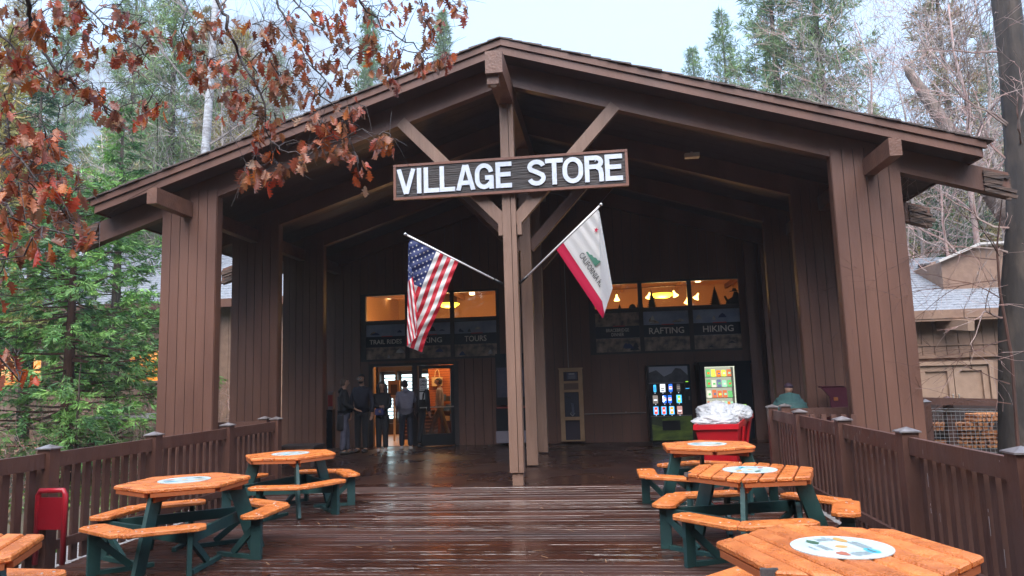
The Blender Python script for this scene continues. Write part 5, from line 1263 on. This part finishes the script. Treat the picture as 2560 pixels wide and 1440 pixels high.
def conifer(x, y, h, rad, lab, m=GDRK, bark=BARK, seed=0, z_start=.12, dens=1.0, style='fan', group=None, droop=.35, size=.32, k=9, tr=.018, taper=.85, z0=None, lean=0, wd=.16, cat='tree'):
    rng = np.random.default_rng(seed); z0 = gz(x, y)-.1 if z0 is None else z0
    t = thing('conifer', (x, y, z0), lab, cat, group)
    b = MB(); b.tube([(x+lean*q*h, y, z0+h*q) for q in (0, .25, .5, .75, 1)], [h*tr*(1-q)+.02 for q in (0, .25, .5, .75, .97)], 9); b.build('trunk', bark, t, smooth=True)
    P = []; Dd = []; S = []; br = MB(); nb = int(34*dens*h/6)
    for i in range(nb):
        q = z_start+(1-z_start)*(i/nb)**1.05; zz = z0+h*q; L = rad*((1-q)**taper+.04)*rng.uniform(.6, 1.15)*min(1, .55+q*2.5/max(z_start*4, .6)); a = rng.uniform(0, 2*math.pi)
        d0 = np.array([math.cos(a), math.sin(a), rng.uniform(.05, .45)-droop]); n_ = 6; pts = []; cx = x+lean*q*h
        for j in range(n_+1):
            f = j/n_; pts.append(np.array([cx+d0[0]*L*f, y+d0[1]*L*f, zz+d0[2]*L*f+(.22*L*f*f if droop > 0 else 0)]))
        br.tube(pts[:n_], [max(.006, .012*L*(1-j/n_)+.004) for j in range(n_)], 4, cap=False)
        ns = max(3, int(L/size*(3.2 if style == 'fan' else 2.2)))
        for j in range(ns):
            f = .18+.82*(j+rng.uniform(0, 1))/ns; g = f*n_; g0 = min(int(g), n_-1); p = pts[g0]+(pts[g0+1]-pts[g0])*(g-g0)
            sd_ = np.array([-d0[1], d0[0], 0]); off = rng.uniform(-1, 1)*L*.22*(1.15-f)
            P.append(p+sd_*off+np.array([0, 0, rng.normal(0, .04*L)-abs(off)*.15])); Dd.append(d0*(.6)+sd_*np.sign(off)*rng.uniform(.3, 1)+np.array([0, 0, rng.uniform(-.45, .15) if style == 'fan' else rng.uniform(0, .5)])); S.append(size*rng.uniform(.6, 1.25))
    br.build('branches', bark, t)
    V, F = leaf_tris(np.array(P), np.array(Dd), np.array(S), rng, k=k, shape=style, wd=wd, spread=1.0 if style == 'fan' else 1.1); arr_mesh('foliage', V, F, m, t)
    return t
def grow(b, p, d, L, r, depth, rng, n=6, gn=.16, up=.06, kids=3, minr=.004, spread=.75, sides=4):
    pts = [Vector(p)]; d = Vector(d).normalized(); nodes = []
    for i in range(n):
        d = (d+Vector(rng.normal(0, gn, 3))+Vector((0, 0, up))).normalized(); pts.append(pts[-1]+d*L/n); nodes.append((pts[-1].copy(), d.copy(), i/n))
    b.tube(pts, [max(minr*.6, r*(1-.7*i/n)) for i in range(n+1)], sides if r > .02 else 3, cap=False)
    if depth == 0: return
    for q in range(kids+(1 if depth > 1 else 0)):
        i = min(n-1, int(rng.uniform(.25, 1)*n)); p2, d2, f = nodes[i]; a = Vector(rng.normal(0, 1, 3)); a = (a-d2*a.dot(d2)).normalized()
        grow(b, p2, (d2+a*rng.uniform(.5, 1.1)*spread), L*rng.uniform(.45, .72), max(minr, r*(1-.7*f)*.6), depth-1, rng, max(3, n-1), gn, up, kids, minr, spread, sides)
def bare_tree(x, y, h, lab, seed, m=TWIG, r=.1, depth=4, group=None, lean=(0, 0), kids=3, z0=None, trunkm=None, name='bare_tree', minr=.004, spread=.75, up=.06, first=.3, cat='tree'):
    rng = np.random.default_rng(seed); z0 = gz(x, y)-.1 if z0 is None else z0; t = thing(name, (x, y, z0), lab, cat, group)
    pts = [Vector((x+lean[0]*h*q+rng.normal(0, .01)*h*q, y+lean[1]*h*q, z0+h*q)) for q in np.linspace(0, 1, 9)]; b = MB(); b.tube(pts, [r*(1-.85*q)+.004 for q in np.linspace(0, 1, 9)], 8); b.build('trunk', trunkm or m, t, smooth=True)
    b = MB(); nb = int(7+h*1.3)
    for i in range(nb):
        q = first+(1-first)*i/nb; g = q*8; g0 = min(int(g), 7); p = pts[g0].lerp(pts[g0+1], g-g0); a = rng.uniform(0, 6.28)
        grow(b, p, (math.cos(a), math.sin(a), rng.uniform(.3, .9)), h*(.42-.22*q), r*(1-.8*q)*.45, depth-1, rng, kids=kids, minr=minr, spread=spread, up=up)
    b.build('branches', m, t); return t

# near cedar by the left railing and its neighbours
q = at(168, 1000, 14.6)
conifer(q.x, 14.6, 7.2, 3.1, 'bright green cedar with reddish trunk beside the left end of the store', m=GCED, bark=BARKR, seed=3, z_start=.10, dens=3.2, size=.34, k=24, droop=.42, tr=.020, wd=.085, taper=.55)
q = at(300, 500, 20.5)
conifer(q.x, 20.5, 11.3, 2.6, 'dense dark green cedar rising behind the left eave of the store', m=GCED, seed=5, z_start=.2, dens=2.6, size=.42, k=20, droop=.2, wd=.10)
q = at(95, 400, 24)
conifer(q.x, 24, 14.0, 3.2, 'tall dark fir at the far left behind the cedar', m=GDRK, seed=6, z_start=.25, dens=2.2, size=.5, k=18, droop=.3, wd=.10)
q = at(20, 300, 19)
conifer(q.x, 19, 13.5, 2.0, 'yellow green pine at the left edge of the picture', m=GYEL, seed=8, z_start=.3, dens=1.6, size=.4, k=9, style='tuft', wd=.08)
q = at(196, 1000, 13.5)
bare_tree(q.x, 13.5, 2.7, 'thin dark sapling beside the cedar trunk', 11, m=BARK, r=.035, depth=2)
LP = [(430, 30, 24, 3.0, GPIN, 'grey green pine left of the white trunk'), (600, 34, 21, 3.0, GYEL, 'yellowish pine right of the white trunk'), (330, 44, 33, 3.6, GPIN, 'tall thin pine against the cliff'),
      (520, 48, 30, 3.8, GRUS, 'rusty green pine behind the white trunk'), (690, 46, 25, 3.4, GPIN, 'short pine just above the left roof slope'), (160, 50, 34, 4.0, GPIN, 'pine behind the dark fir on the left'), (925, 74, 41, 3.8, GPIN, 'small hazy pine left of the roof peak'), (1112, 78, 42.4, 3.2, GPIN, 'slim hazy pine closest to the roof peak'), (40, 40, 28, 3.6, GRUS, 'brownish pine behind the left edge'), (400, 36, 18, 3.2, GRUS, 'low rusty pine above the left eave')]
for i, (px, Y, h, rd, m_, lab) in enumerate(LP):
    q = at(px, 300, Y); conifer(q.x, Y, h, rd, lab, m=m_, seed=20+i, z_start=.3, dens=1.5 if Y < 60 else 1.1, style='tuft', size=.5 if Y < 60 else .9, k=13, wd=.06, taper=.55, droop=.1, tr=.012, group='pines beyond the left roof')
# pale bare trunk
q0, q1 = at(507, 480, 26), at(541, -20, 26); t = thing('pale_trunk_tree', (q0.x, 26, gz(q0.x, 26)), 'tree with smooth white trunk rising behind the left roof slope', 'tree')
b = MB(); d = q1-q0; b.tube([q0+d*f for f in (-1.2, -.6, -.1, .3, .6, 1.0, 1.3)], [.24, .22, .19, .17, .15, .12, .1], 12); b.build('trunk', BARKP, t, smooth=True)
rng = np.random.default_rng(5); b = MB()
for f, sx in ((.1, 1), (.22, 1), (.45, -1), (.6, 1), (.8, -1), (.9, 1), (1.05, -1)): grow(b, q0+d*f, (sx*.8, .2, .6), 3.0, .06, 3, rng, kids=3, minr=.008)
b.build('branches', TWIG, t)
# right side pines
RP = [(1742, 56, 27.0, 4.0, GPIN, 'smallest pine above the right roof slope'), (1822, 50, 27.4, 4.4, GPIN, 'pointed pine left of the two tall ones'), (1950, 42, 31, 5.0, GPIN, 'tall full pine with forked top above the roof'), (2062, 40, 31, 5.0, GPIN, 'tall pine with thick bare trunk right of the forked one'),
      (2375, 36, 23.5, 3.4, GRUS, 'brown green pointed conifer behind the leaning snag'), (2180, 60, 22, 3.4, GYEL, 'low yellowish pine between the tall pine and the snag'), (2290, 52, 18, 3.6, GRUS, 'low rusty conifer behind the right eave'), (2480, 46, 22, 3.5, GDRK, 'dark conifer behind the big mossy trunk'), (2330, 30, 9.5, 3.0, GDRK, 'low dark conifer just behind the dormer roof'), (2160, 34, 12, 3, GYEL, 'low bushy pine directly above the right eave')]
for i, (px, Y, h, rd, m_, lab) in enumerate(RP):
    q = at(px, 300, Y); conifer(q.x, Y, h, rd, lab, m=m_, seed=60+i, z_start=.22, dens=1.7, taper=.68, style='tuft', size=.46, k=13, wd=.062, droop=.12, tr=.013, group='conifers beyond the right roof')
# bare trees on the right
for i, (px, Y, h, rr_, m_, lab) in enumerate([(1960, 34, 12.0, .10, TWIG, 'pale leafless tree low over the middle of the right roof slope'), (2120, 30, 12.2, .10, TWIG, 'leafless tree behind the right half of the roof slope'), (2200, 36, 19.5, .14, TWIGR, 'tall leafless tree with reddish twigs left of the snag'),
      (2290, 27, 13, .12, TWIG, 'leafless tree behind the snag'), (2430, 24, 14, .14, TWIGR, 'reddish leafless tree beside the mossy trunk'), (2350, 22, 8.5, .08, TWIGR, 'small leafless tree over the dormer'), (2500, 28, 17, .12, TWIG, 'leafless tree at the right edge behind the mossy trunk'), (2260, 24, 8, .08, TWIG, 'low leafless tree beside the right column top')]):
    q = at(px, 500, Y); bare_tree(q.x, Y, h, lab, 100+i, m=m_, r=rr_, depth=4, group='leafless trees beyond the right roof', minr=.009 if Y > 30 else .007, kids=3)
for i, (px, Y, h, lab) in enumerate([(560, 30, 17, 'leafless tree beside the white trunk'), (250, 27, 13, 'leafless tree above the left cedars'), (740, 32, 14, 'leafless tree just over the left roof slope'), (640, 28, 13, 'leafless tree low behind the left roof edge')]):
    q = at(px, 500, Y); bare_tree(q.x, Y, h, lab, 140+i, m=TWIG, r=.11, depth=4, group='leafless trees beyond the left roof', minr=.008)
# big mossy trunk at the right edge
t = thing('mossy_tree', (6.45, 12.9, -.4), 'thick dark mossy trunk at the right edge with thin bare twigs', 'tree')
MOSS = mat('mossy_bark', (.032, .025, .022), .85, (.095, .07, .055), 4, bump=1, bscale=9, stretch=(1, 1, .3), lo=.45, hi=.75)
pts = [at(2548, 1500, 12.9), at(2545, 1100, 12.9), at(2542, 800, 12.9), at(2560, 560, 12.9), at(2553, 350, 12.9), at(2532, 150, 12.9), at(2512, -30, 12.9), at(2495, -300, 12.9)]
b = MB(); b.tube(pts, [.3, .27, .255, .245, .24, .235, .22, .2], 18)
rng = np.random.default_rng(9); b.v = [tuple(Vector(v)+Vector(rng.normal(0, .012, 3))) for v in b.v]; b.build('trunk', MOSS, t, smooth=True)
b = MB()
for f, sx in ((2, -1), (2, -.8), (3, -1), (3, -.6), (3, .5), (4, -1), (4, -.9), (5, -1), (5, -.7), (5, .8), (6, -1), (6, .7), (2, -1.2)):
    p = pts[f].lerp(pts[f+1] if f < 7 else pts[f], rng.uniform(0, 1)); grow(b, p, (sx, rng.uniform(-.5, .2), rng.uniform(-.25, .6)), rng.uniform(1.3, 2.2), .022, 3, rng, kids=3, minr=.0035, gn=.2, up=.0)
b.build('branches', TWIGR, t)
# leaning snag
q0, q1 = at(2378, 335, 24), at(2262, 165, 24); t = thing('leaning_snag', (q0.x+1, 24, gz(q0.x, 24)), 'broken bare snag leaning left behind the right roof slope', 'dead tree'); d = q1-q0
b = MB(); b.tube([q0-d*1.6, q0-d*.6, q0, q0+d*.5, q0+d*.9, q1], [.32, .27, .22, .18, .14, .05], 10); b.build('trunk', mat('snag_bark', (.22, .16, .13), .85, (.12, .085, .07), 6, bump=1), t, smooth=True)
# slender sapling in front of the right wing
q = at(2525, 1000, 11.6); rng = np.random.default_rng(77); t = thing('sapling', (q.x, 11.6, -.4), 'leafless dark sapling leaning in front of the right building', 'sapling')
b = MB(); b.tube([(q.x, 11.6, -.4), at(2530, 900, 11.6), at(2500, 730, 11.6), at(2492, 620, 11.6), at(2505, 500, 11.6)], [.03, .026, .02, .014, .006], 6)
for px, py, sx, sz, l in ((2500, 745, -1, .25, 1.5), (2495, 650, -1, -.1, 1.6), (2500, 700, -1, .0, 1.8), (2520, 850, -1, -.05, 1.6), (2528, 1010, -1, .35, 1.2), (2525, 960, -1, .2, 1.0), (2498, 640, -.5, .7, .9)):
    grow(b, at(px, py, 11.6), (sx, -.15, sz), l, .011, 2, rng, kids=3, minr=.003, gn=.12, up=0)
b.build('branches', BARKR, t)
# undergrowth on the left
def shrub(x, y, h, lab, seed, m=TWIGR, leaf=None, ls=.06, nl=500):
    rng = np.random.default_rng(seed); z0 = gz(x, y); t = thing('shrub', (x, y, z0), lab, 'shrub', 'bushes behind the left railing'); b = MB(); tips = []
    for i in range(9): a = rng.uniform(0, 6.28); grow(b, (x+rng.normal(0, .1), y+rng.normal(0, .1), z0), (math.cos(a)*.6, math.sin(a)*.6, rng.uniform(.6, 1.2)), h*rng.uniform(.6, 1), .012, 3, rng, kids=2, minr=.004, gn=.2, up=.03)
    b.build('branches', m, t)
    if leaf:
        idx = rng.integers(0, len(b.v), nl); P = np.array(b.v)[idx]; V, F = leaf_tris(P, rng.normal(0, 1, (nl, 3)), np.full(nl, ls), rng, k=3, wd=.35); arr_mesh('foliage', V, F, leaf, t)
LRED = mat('leaf_rust', (.30, .10, .06), .6, (.36, .22, .15), 2, island=.4, transl=.2); LGRN = mat('leaf_green', (.10, .17, .04), .6, (.06, .11, .03), 2, island=.4, transl=.2)
for i, (px, Y, h, lf_, lab) in enumerate([(345, 19, 1.9, LRED, 'rusty leaved bush under the lit windows'), (300, 17, 1.5, LGRN, 'low green bush left of the front left column'), (560, 20.5, 2.2, LRED, 'dry reddish bush seen between the first two left columns'), (250, 15.5, 1.3, LRED, 'reddish twiggy bush beside the cedar trunk'), (60, 14, 1.5, LGRN, 'green bush at the left edge above the railing'), (390, 16.5, 1.6, LRED, 'twiggy bush touching the front left column'), (120, 17, 1.7, LGRN, 'bush behind the cedar trunk'), (20, 11.5, 1.1, LRED, 'low dry bush below the left railing'), (330, 13.5, .9, LGRN, 'small green bush just behind the railing post')]):
    q = at(px, 1000, Y); shrub(q.x, Y, h, lab, 200+i, leaf=lf_, nl=600)
q0, q1 = at(215, 1052, 15), at(388, 1045, 15); b = MB(); b.tube([q0, q0.lerp(q1, .5)+Vector((0, 0, .03)), q1+Vector((.3, 0, .03))], [.07, .08, .09], 10)
tag(b.build('fallen_log', mat('log_wet', (.06, .045, .04), .5, (.3, .3, .3), 4, stretch=(.5, 1, 3)), org=q0, smooth=True), 'fallen branch lying level behind the left railing', 'log')
# ground cover
rng = np.random.default_rng(31); n = 16000
X = rng.uniform(-20, -6.6, n); Y = rng.uniform(3, 23, n); Z = np.array([gz(a, c) for a, c in zip(X, Y)]); keep = np.sin(X*1.7)+np.sin(Y*1.3+X)+rng.normal(0, .6, n) > -.3
P = np.stack([X, Y, Z], 1)[keep]; V, F = leaf_tris(P, np.tile([[0, 0, 1.]], (len(P), 1))+rng.normal(0, .7, (len(P), 3)), rng.uniform(.10, .26, len(P)), rng, k=4, wd=.22, spread=1.2)
tag(arr_mesh('ground_cover', V, F, mat('cover_green', (.10, .19, .035), .6, (.16, .11, .05), .7, island=.4, transl=.2, hue=.03, lo=.45, hi=.6)), kind='stuff')
X = rng.uniform(4.8, 14, 5000); Y = rng.uniform(3, 19, 5000); Z = np.array([gz(a, c) for a, c in zip(X, Y)]); P = np.stack([X, Y, Z], 1); V, F = leaf_tris(P, rng.normal(0, .7, (5000, 3))+[0, 0, .6], rng.uniform(.08, .2, 5000), rng, k=4, wd=.25)
tag(arr_mesh('leaf_litter', V, F, mat('litter_brown', (.22, .12, .06), .7, (.10, .10, .04), 1, island=.4)), kind='stuff')
# distant woods behind both roofs
rng = np.random.default_rng(55)
for (pa, pb, Ya, Yb, ytop, m_, lab) in ((1880, 2760, 62, 95, 420, GRUS, 0), (1900, 2760, 58, 90, 440, GPIN, 0), (-260, 830, 62, 95, 300, GPIN, 1), (-260, 760, 58, 90, 340, GYEL, 1)):
    P = []; S = []
    for i in range(46):
        px, Y = rng.uniform(pa, pb), rng.uniform(Ya, Yb); q = at(px, ytop+rng.uniform(-60, 120)+(max(0, 2100-px)*.4 if pa > 1000 else max(0, px-500)*.35), Y); z0 = gz(q.x, Y); h = q.z-z0
        n_ = 380; u = rng.uniform(0, 1, n_); r_ = 3.4*(1-u)**.7*rng.uniform(.3, 1, n_); an = rng.uniform(0, 6.28, n_)
        P.append(np.stack([q.x+r_*np.cos(an), Y+r_*np.sin(an), z0+h*u], 1))
    P = np.concatenate(P); V, F = leaf_tris(P, rng.normal(0, .6, P.shape)+[0, 0, .7], rng.uniform(.7, 1.3, len(P)), rng, k=5, wd=.12, shape='tuft', spread=1.1)
    tag(arr_mesh('distant_wood', V, F, m_), kind='stuff')

# unseen wood behind the viewer, added to keep low sky light off the porch
rng = np.random.default_rng(90); P = []; S = []; b = MB()
for i in range(70):
    a = math.pi*(1.04+.92*i/69)+rng.normal(0, .02); rd = rng.uniform(15, 30); x, y = rd*1.25*math.cos(a), 2+rd*math.sin(a)*.9
    h = rng.uniform(13, 19); b.tube([(x, y, -1), (x, y, h)], [.3, .05], 6)
    for k in range(420):
        q = rng.uniform(.06, 1); r_ = 3.2*(1-q)**.6*rng.uniform(.3, 1); an = rng.uniform(0, 6.28); P.append((x+r_*math.cos(an), y+r_*math.sin(an), h*q)); S.append(1.5)
V, F = leaf_tris(np.array(P), rng.normal(0, 1, (len(P), 3)), np.array(S), rng, k=2, wd=.45)
nb_ = len(V); bv = np.array(b.v); 
tag(arr_mesh('wood', V, F, GDRK), kind='stuff')  # unseen foliage mass, added as a light blocker
tag(b.build('unseen_wood_trunks', BARK), kind='stuff')

# ------------------------------------------------------------------ foreground oak boughs with rust leaves
CL = """20,20 10,55 35,195 60,90 90,80 100,60 190,20 180,42 295,35 310,50 268,68 145,115 130,25 60,150 75,70 65,95 100,80 110,115 75,130 70,165 110,195 45,205 65,215 10,150 8,140 155,195 165,220 120,230
215,230 240,245 255,275 230,250 265,255 290,300 300,320 280,310 355,285 372,280 402,285 337,315 180,10 195,30 150,60 140,50 300,45 310,60 190,75 240,80 290,90 340,85 215,120 250,130 200,150 210,165 290,150 300,165 330,145
350,160 350,175 385,95 385,110 20,260 10,300 55,320 50,340 90,345 75,370 125,370 130,340 150,350 145,385 60,410 45,400 100,400 165,440 90,440 95,470 85,485 140,475 145,490 125,460 160,500 50,490 30,480 60,520
90,525 135,540 145,550 175,540 5,410 5,430 5,540 15,560 10,600 70,570 45,595 95,610 105,625 145,590 200,605 210,620 235,590 215,495 55,645 8,705 6,900 8,940 65,960 5,770
510,75 540,70 550,50 455,110 470,120 480,85 520,90 470,140 480,190 500,200 515,150 520,190 500,170 550,180 560,170 590,160 575,200 570,230 585,250 600,265 570,280 575,300 625,270 610,250 640,80 650,100 670,110
680,90 660,150 690,80 720,60 735,90 700,120 690,160 670,180 650,170 640,210 700,200 720,190 690,220 710,230 745,170 760,165 750,125 755,115 775,40 805,50 810,70 780,85 850,60 835,85 855,110 880,130 870,10
885,20 860,70 795,165 810,175 770,170 735,220 760,225 740,250 700,250 780,250 785,275 810,240 650,310 665,325 690,340 660,350 650,375 700,310 770,315 810,320 830,330 800,345 790,380 820,390 845,325 860,190
875,195 850,170 855,370 885,285 890,280 610,440 625,450 640,430 650,455 690,400 700,440 715,430 680,460 755,420 750,380 870,400 890,430 940,360 955,375 965,370 893,455
905,20 915,40 930,70 935,110 925,130 970,60 1050,30 1060,60 1070,110 1075,95 1020,20 1150,30 1165,40 1120,15 1100,60 990,130 1000,150 1000,165 985,120 1040,150 1050,170 1075,165 1060,180 1100,165 1115,150 1130,160
975,190 980,215 970,170 940,165 910,150 1010,50 980,20"""
CL = [tuple(map(float, c.split(','))) for c in CL.split()]
# hand laid main boughs in picture order, each at its own depth (start outside the picture)
BO = [([(40, -120), (62, 0), (85, 60), (110, 130), (150, 185), (205, 225), (262, 262), (300, 300)], 3.9, .016),
      ([(-120, 40), (0, 85), (60, 150), (110, 200), (170, 230), (215, 265)], 4.1, .010), ([(-100, 330), (0, 360), (50, 400), (110, 470), (150, 520), (215, 590)], 3.5, .010), ([(-120, 480), (0, 500), (70, 560), (170, 585), (238, 592)], 3.3, .009),
      ([(180, -120), (200, 0), (260, 60), (330, 110), (375, 150)], 4.3, .009), ([(520, -120), (545, 0), (570, 70), (600, 140), (640, 210), (662, 290), (675, 345)], 4.4, .015), ([(660, -120), (690, 0), (722, 60), (760, 130), (797, 190), (802, 240), (870, 300), (900, 330)], 4.6, .010),
      ([(470, -120), (460, 0), (455, 60), (470, 120), (500, 170)], 4.2, .008), ([(700, -120), (735, 0), (790, 60), (840, 110), (880, 150)], 4.8, .008), ([(675, 345), (700, 375), (760, 390), (830, 350), (900, 345), (990, 352)], 4.4, .006),
      ([(860, -120), (900, 0), (960, 70), (1010, 100), (1060, 130), (1120, 150)], 5.0, .009), ([(1000, -120), (1050, 0), (1075, 70), (1085, 110)], 5.1, .007), ([(1080, -120), (1110, 0), (1165, 35)], 5.2, .006), ([(675, 345), (680, 400), (640, 430), (612, 440)], 4.4, .005), ([(-100, 800), (0, 890), (40, 940), (66, 955)], 3.2, .006), ([(-100, 600), (0, 640), (60, 640)], 3.1, .006)]
oak = thing('oak_tree', (-7.6, 1.2, -.4), 'oak with hanging rust brown lobed leaves on thin boughs across the top left', 'oak')
rng = np.random.default_rng(17); wood = MB(); nodes = []
OBARK = mat('oak_bark', (.035, .022, .02), .55, (.06, .042, .038), 9, bump=.6, bscale=40)
# trunk outside the frame and limbs feeding the boughs
wood.tube([(-7.6, 1.2, -.5), (-7.5, 1.3, 1.5), (-7.2, 1.5, 3.4), (-6.6, 1.9, 5.2)], [.36, .30, .26, .2], 14)
lead = Vector((-6.6, 1.9, 5.2))
for pts, Y, rr_ in BO:
    p3 = []
    for i, (px, py) in enumerate(pts): p3.append(at(px, py, Y+rng.uniform(-.12, .12)+i*.05))
    if not (pts[0] == (675, 345)):
        s0 = p3[0]; mid = lead.lerp(s0, .55)+Vector((0, 0, .45)); wood.tube([lead, mid, s0], [.06, .035, rr_], 7)
    # smooth the polyline
    sm = []
    for i in range(len(p3)-1):
        for f in (0, .33, .66): sm.append(p3[i].lerp(p3[i+1], f)+Vector(rng.normal(0, .012, 3)))
    sm.append(p3[-1]); wood.tube(sm, [rr_*(1-.72*i/len(sm)) for i in range(len(sm))], 6)
    nodes += sm
rows = [(0, .012), (.10, .03), (.16, .16), (.27, .26), (.33, .12), (.44, .40), (.52, .16), (.66, .42), (.72, .14), (.84, .24), (.88, .08), (1.0, .01)]
LV = []; LF = []
cl3 = []
for (px, py) in CL:
    # depth follows the nearest bough
    best = min(BO, key=lambda B_: min((px-a)**2+(py-c)**2 for a, c in B_[0])); Y = best[1]+rng.uniform(-.05, .35)
    cl3.append((at(px, py, Y), py))
order = sorted(cl3, key=lambda c: min((c[0]-n_).length for n_ in nodes))
for p, py in order:
    near = min(nodes, key=lambda n_: (p-n_).length+max(0, p.z-n_.z)*1.5); a = near; top = p+Vector((rng.uniform(-.03, .03), 0, .06)); mid = a.lerp(top, .55)+Vector((rng.normal(0, .03), rng.normal(0, .03), .03+.08*(a-top).length))
    tw = [a, a.lerp(mid, .5)+Vector(rng.normal(0, .008, 3)), mid, mid.lerp(top, .5)+Vector(rng.normal(0, .008, 3)), top]; wood.tube(tw, [.0045, .004, .0035, .003, .0022], 4, cap=False); nodes += [mid, top]
    # bare side twigs
    for _ in range(2): e = mid+Vector(rng.normal(0, .14, 3)); wood.tube([mid, mid.lerp(e, .5)+Vector((0, 0, .02)), e], [.0022, .0018, .0012], 3, cap=False)
    for k in range(int(rng.integers(4, 9))):
        s = rng.uniform(.055, .11); base = top+Vector(rng.normal(0, .028, 3)); d = Vector((rng.normal(0, .38), rng.normal(0, .3), -1+rng.uniform(-.2, .35))).normalized()
        w_ = d.cross(Vector(rng.normal(0, 1, 3))).normalized(); n_ = d.cross(w_); curl = rng.uniform(-.9, .9); bend = rng.uniform(-.5, .7); fold = rng.uniform(.1, .7); b0 = len(LV); tws = rng.uniform(-1.2, 1.2)
        for (v, hw) in rows:
            c_, s_ = math.cos(tws*v), math.sin(tws*v); wv = w_*c_+n_*s_; nv = n_*c_-w_*s_
            cen = base+d*(s*(v+.18))+nv*(bend*v*v*s*.5)
            j = rng.uniform(.85, 1.15)
            for sd_ in (-1, 0, 1): h_ = hw*sd_*j; LV.append(tuple(cen+wv*(h_*s*(1-fold*.35))+nv*((abs(h_)*fold+curl*h_*h_*1.5)*s)))
        for i in range(len(rows)-1):
            q = b0+i*3; LF += [(q, q+1, q+4, q+3), (q+1, q+2, q+5, q+4)]
wood.build('boughs', OBARK, oak, smooth=True)
OAKL = mat('oak_leaf', (.40, .085, .022), .30, (.26, .12, .07), 5, island=.55, transl=.42, hue=.018, lo=.4, hi=.6, bump=.3, bscale=60)
arr_mesh('foliage', LV, LF, OAKL, oak, smooth=True)
# haze
HZ = bpy.data.materials.new('haze'); HZ.use_nodes = True; t_ = HZ.node_tree; t_.nodes.remove(t_.nodes['Principled BSDF'])
pv_ = t_.nodes.new('ShaderNodeVolumePrincipled'); pv_.inputs['Color'].default_value = (.80, .90, 1, 1); pv_.inputs['Density'].default_value = 0.0010; pv_.inputs['Anisotropy'].default_value = .2
t_.links.new(pv_.outputs[0], t_.nodes['Material Output'].inputs['Volume'])
if HAZE:
    b = MB(); b.box(-950, 950, -310, 1250, -25, 620); tag(b.build('haze', HZ), kind='stuff')
# tidy the bookkeeping property
for o in bpy.data.objects:
    if '_org' in o: del o['_org']
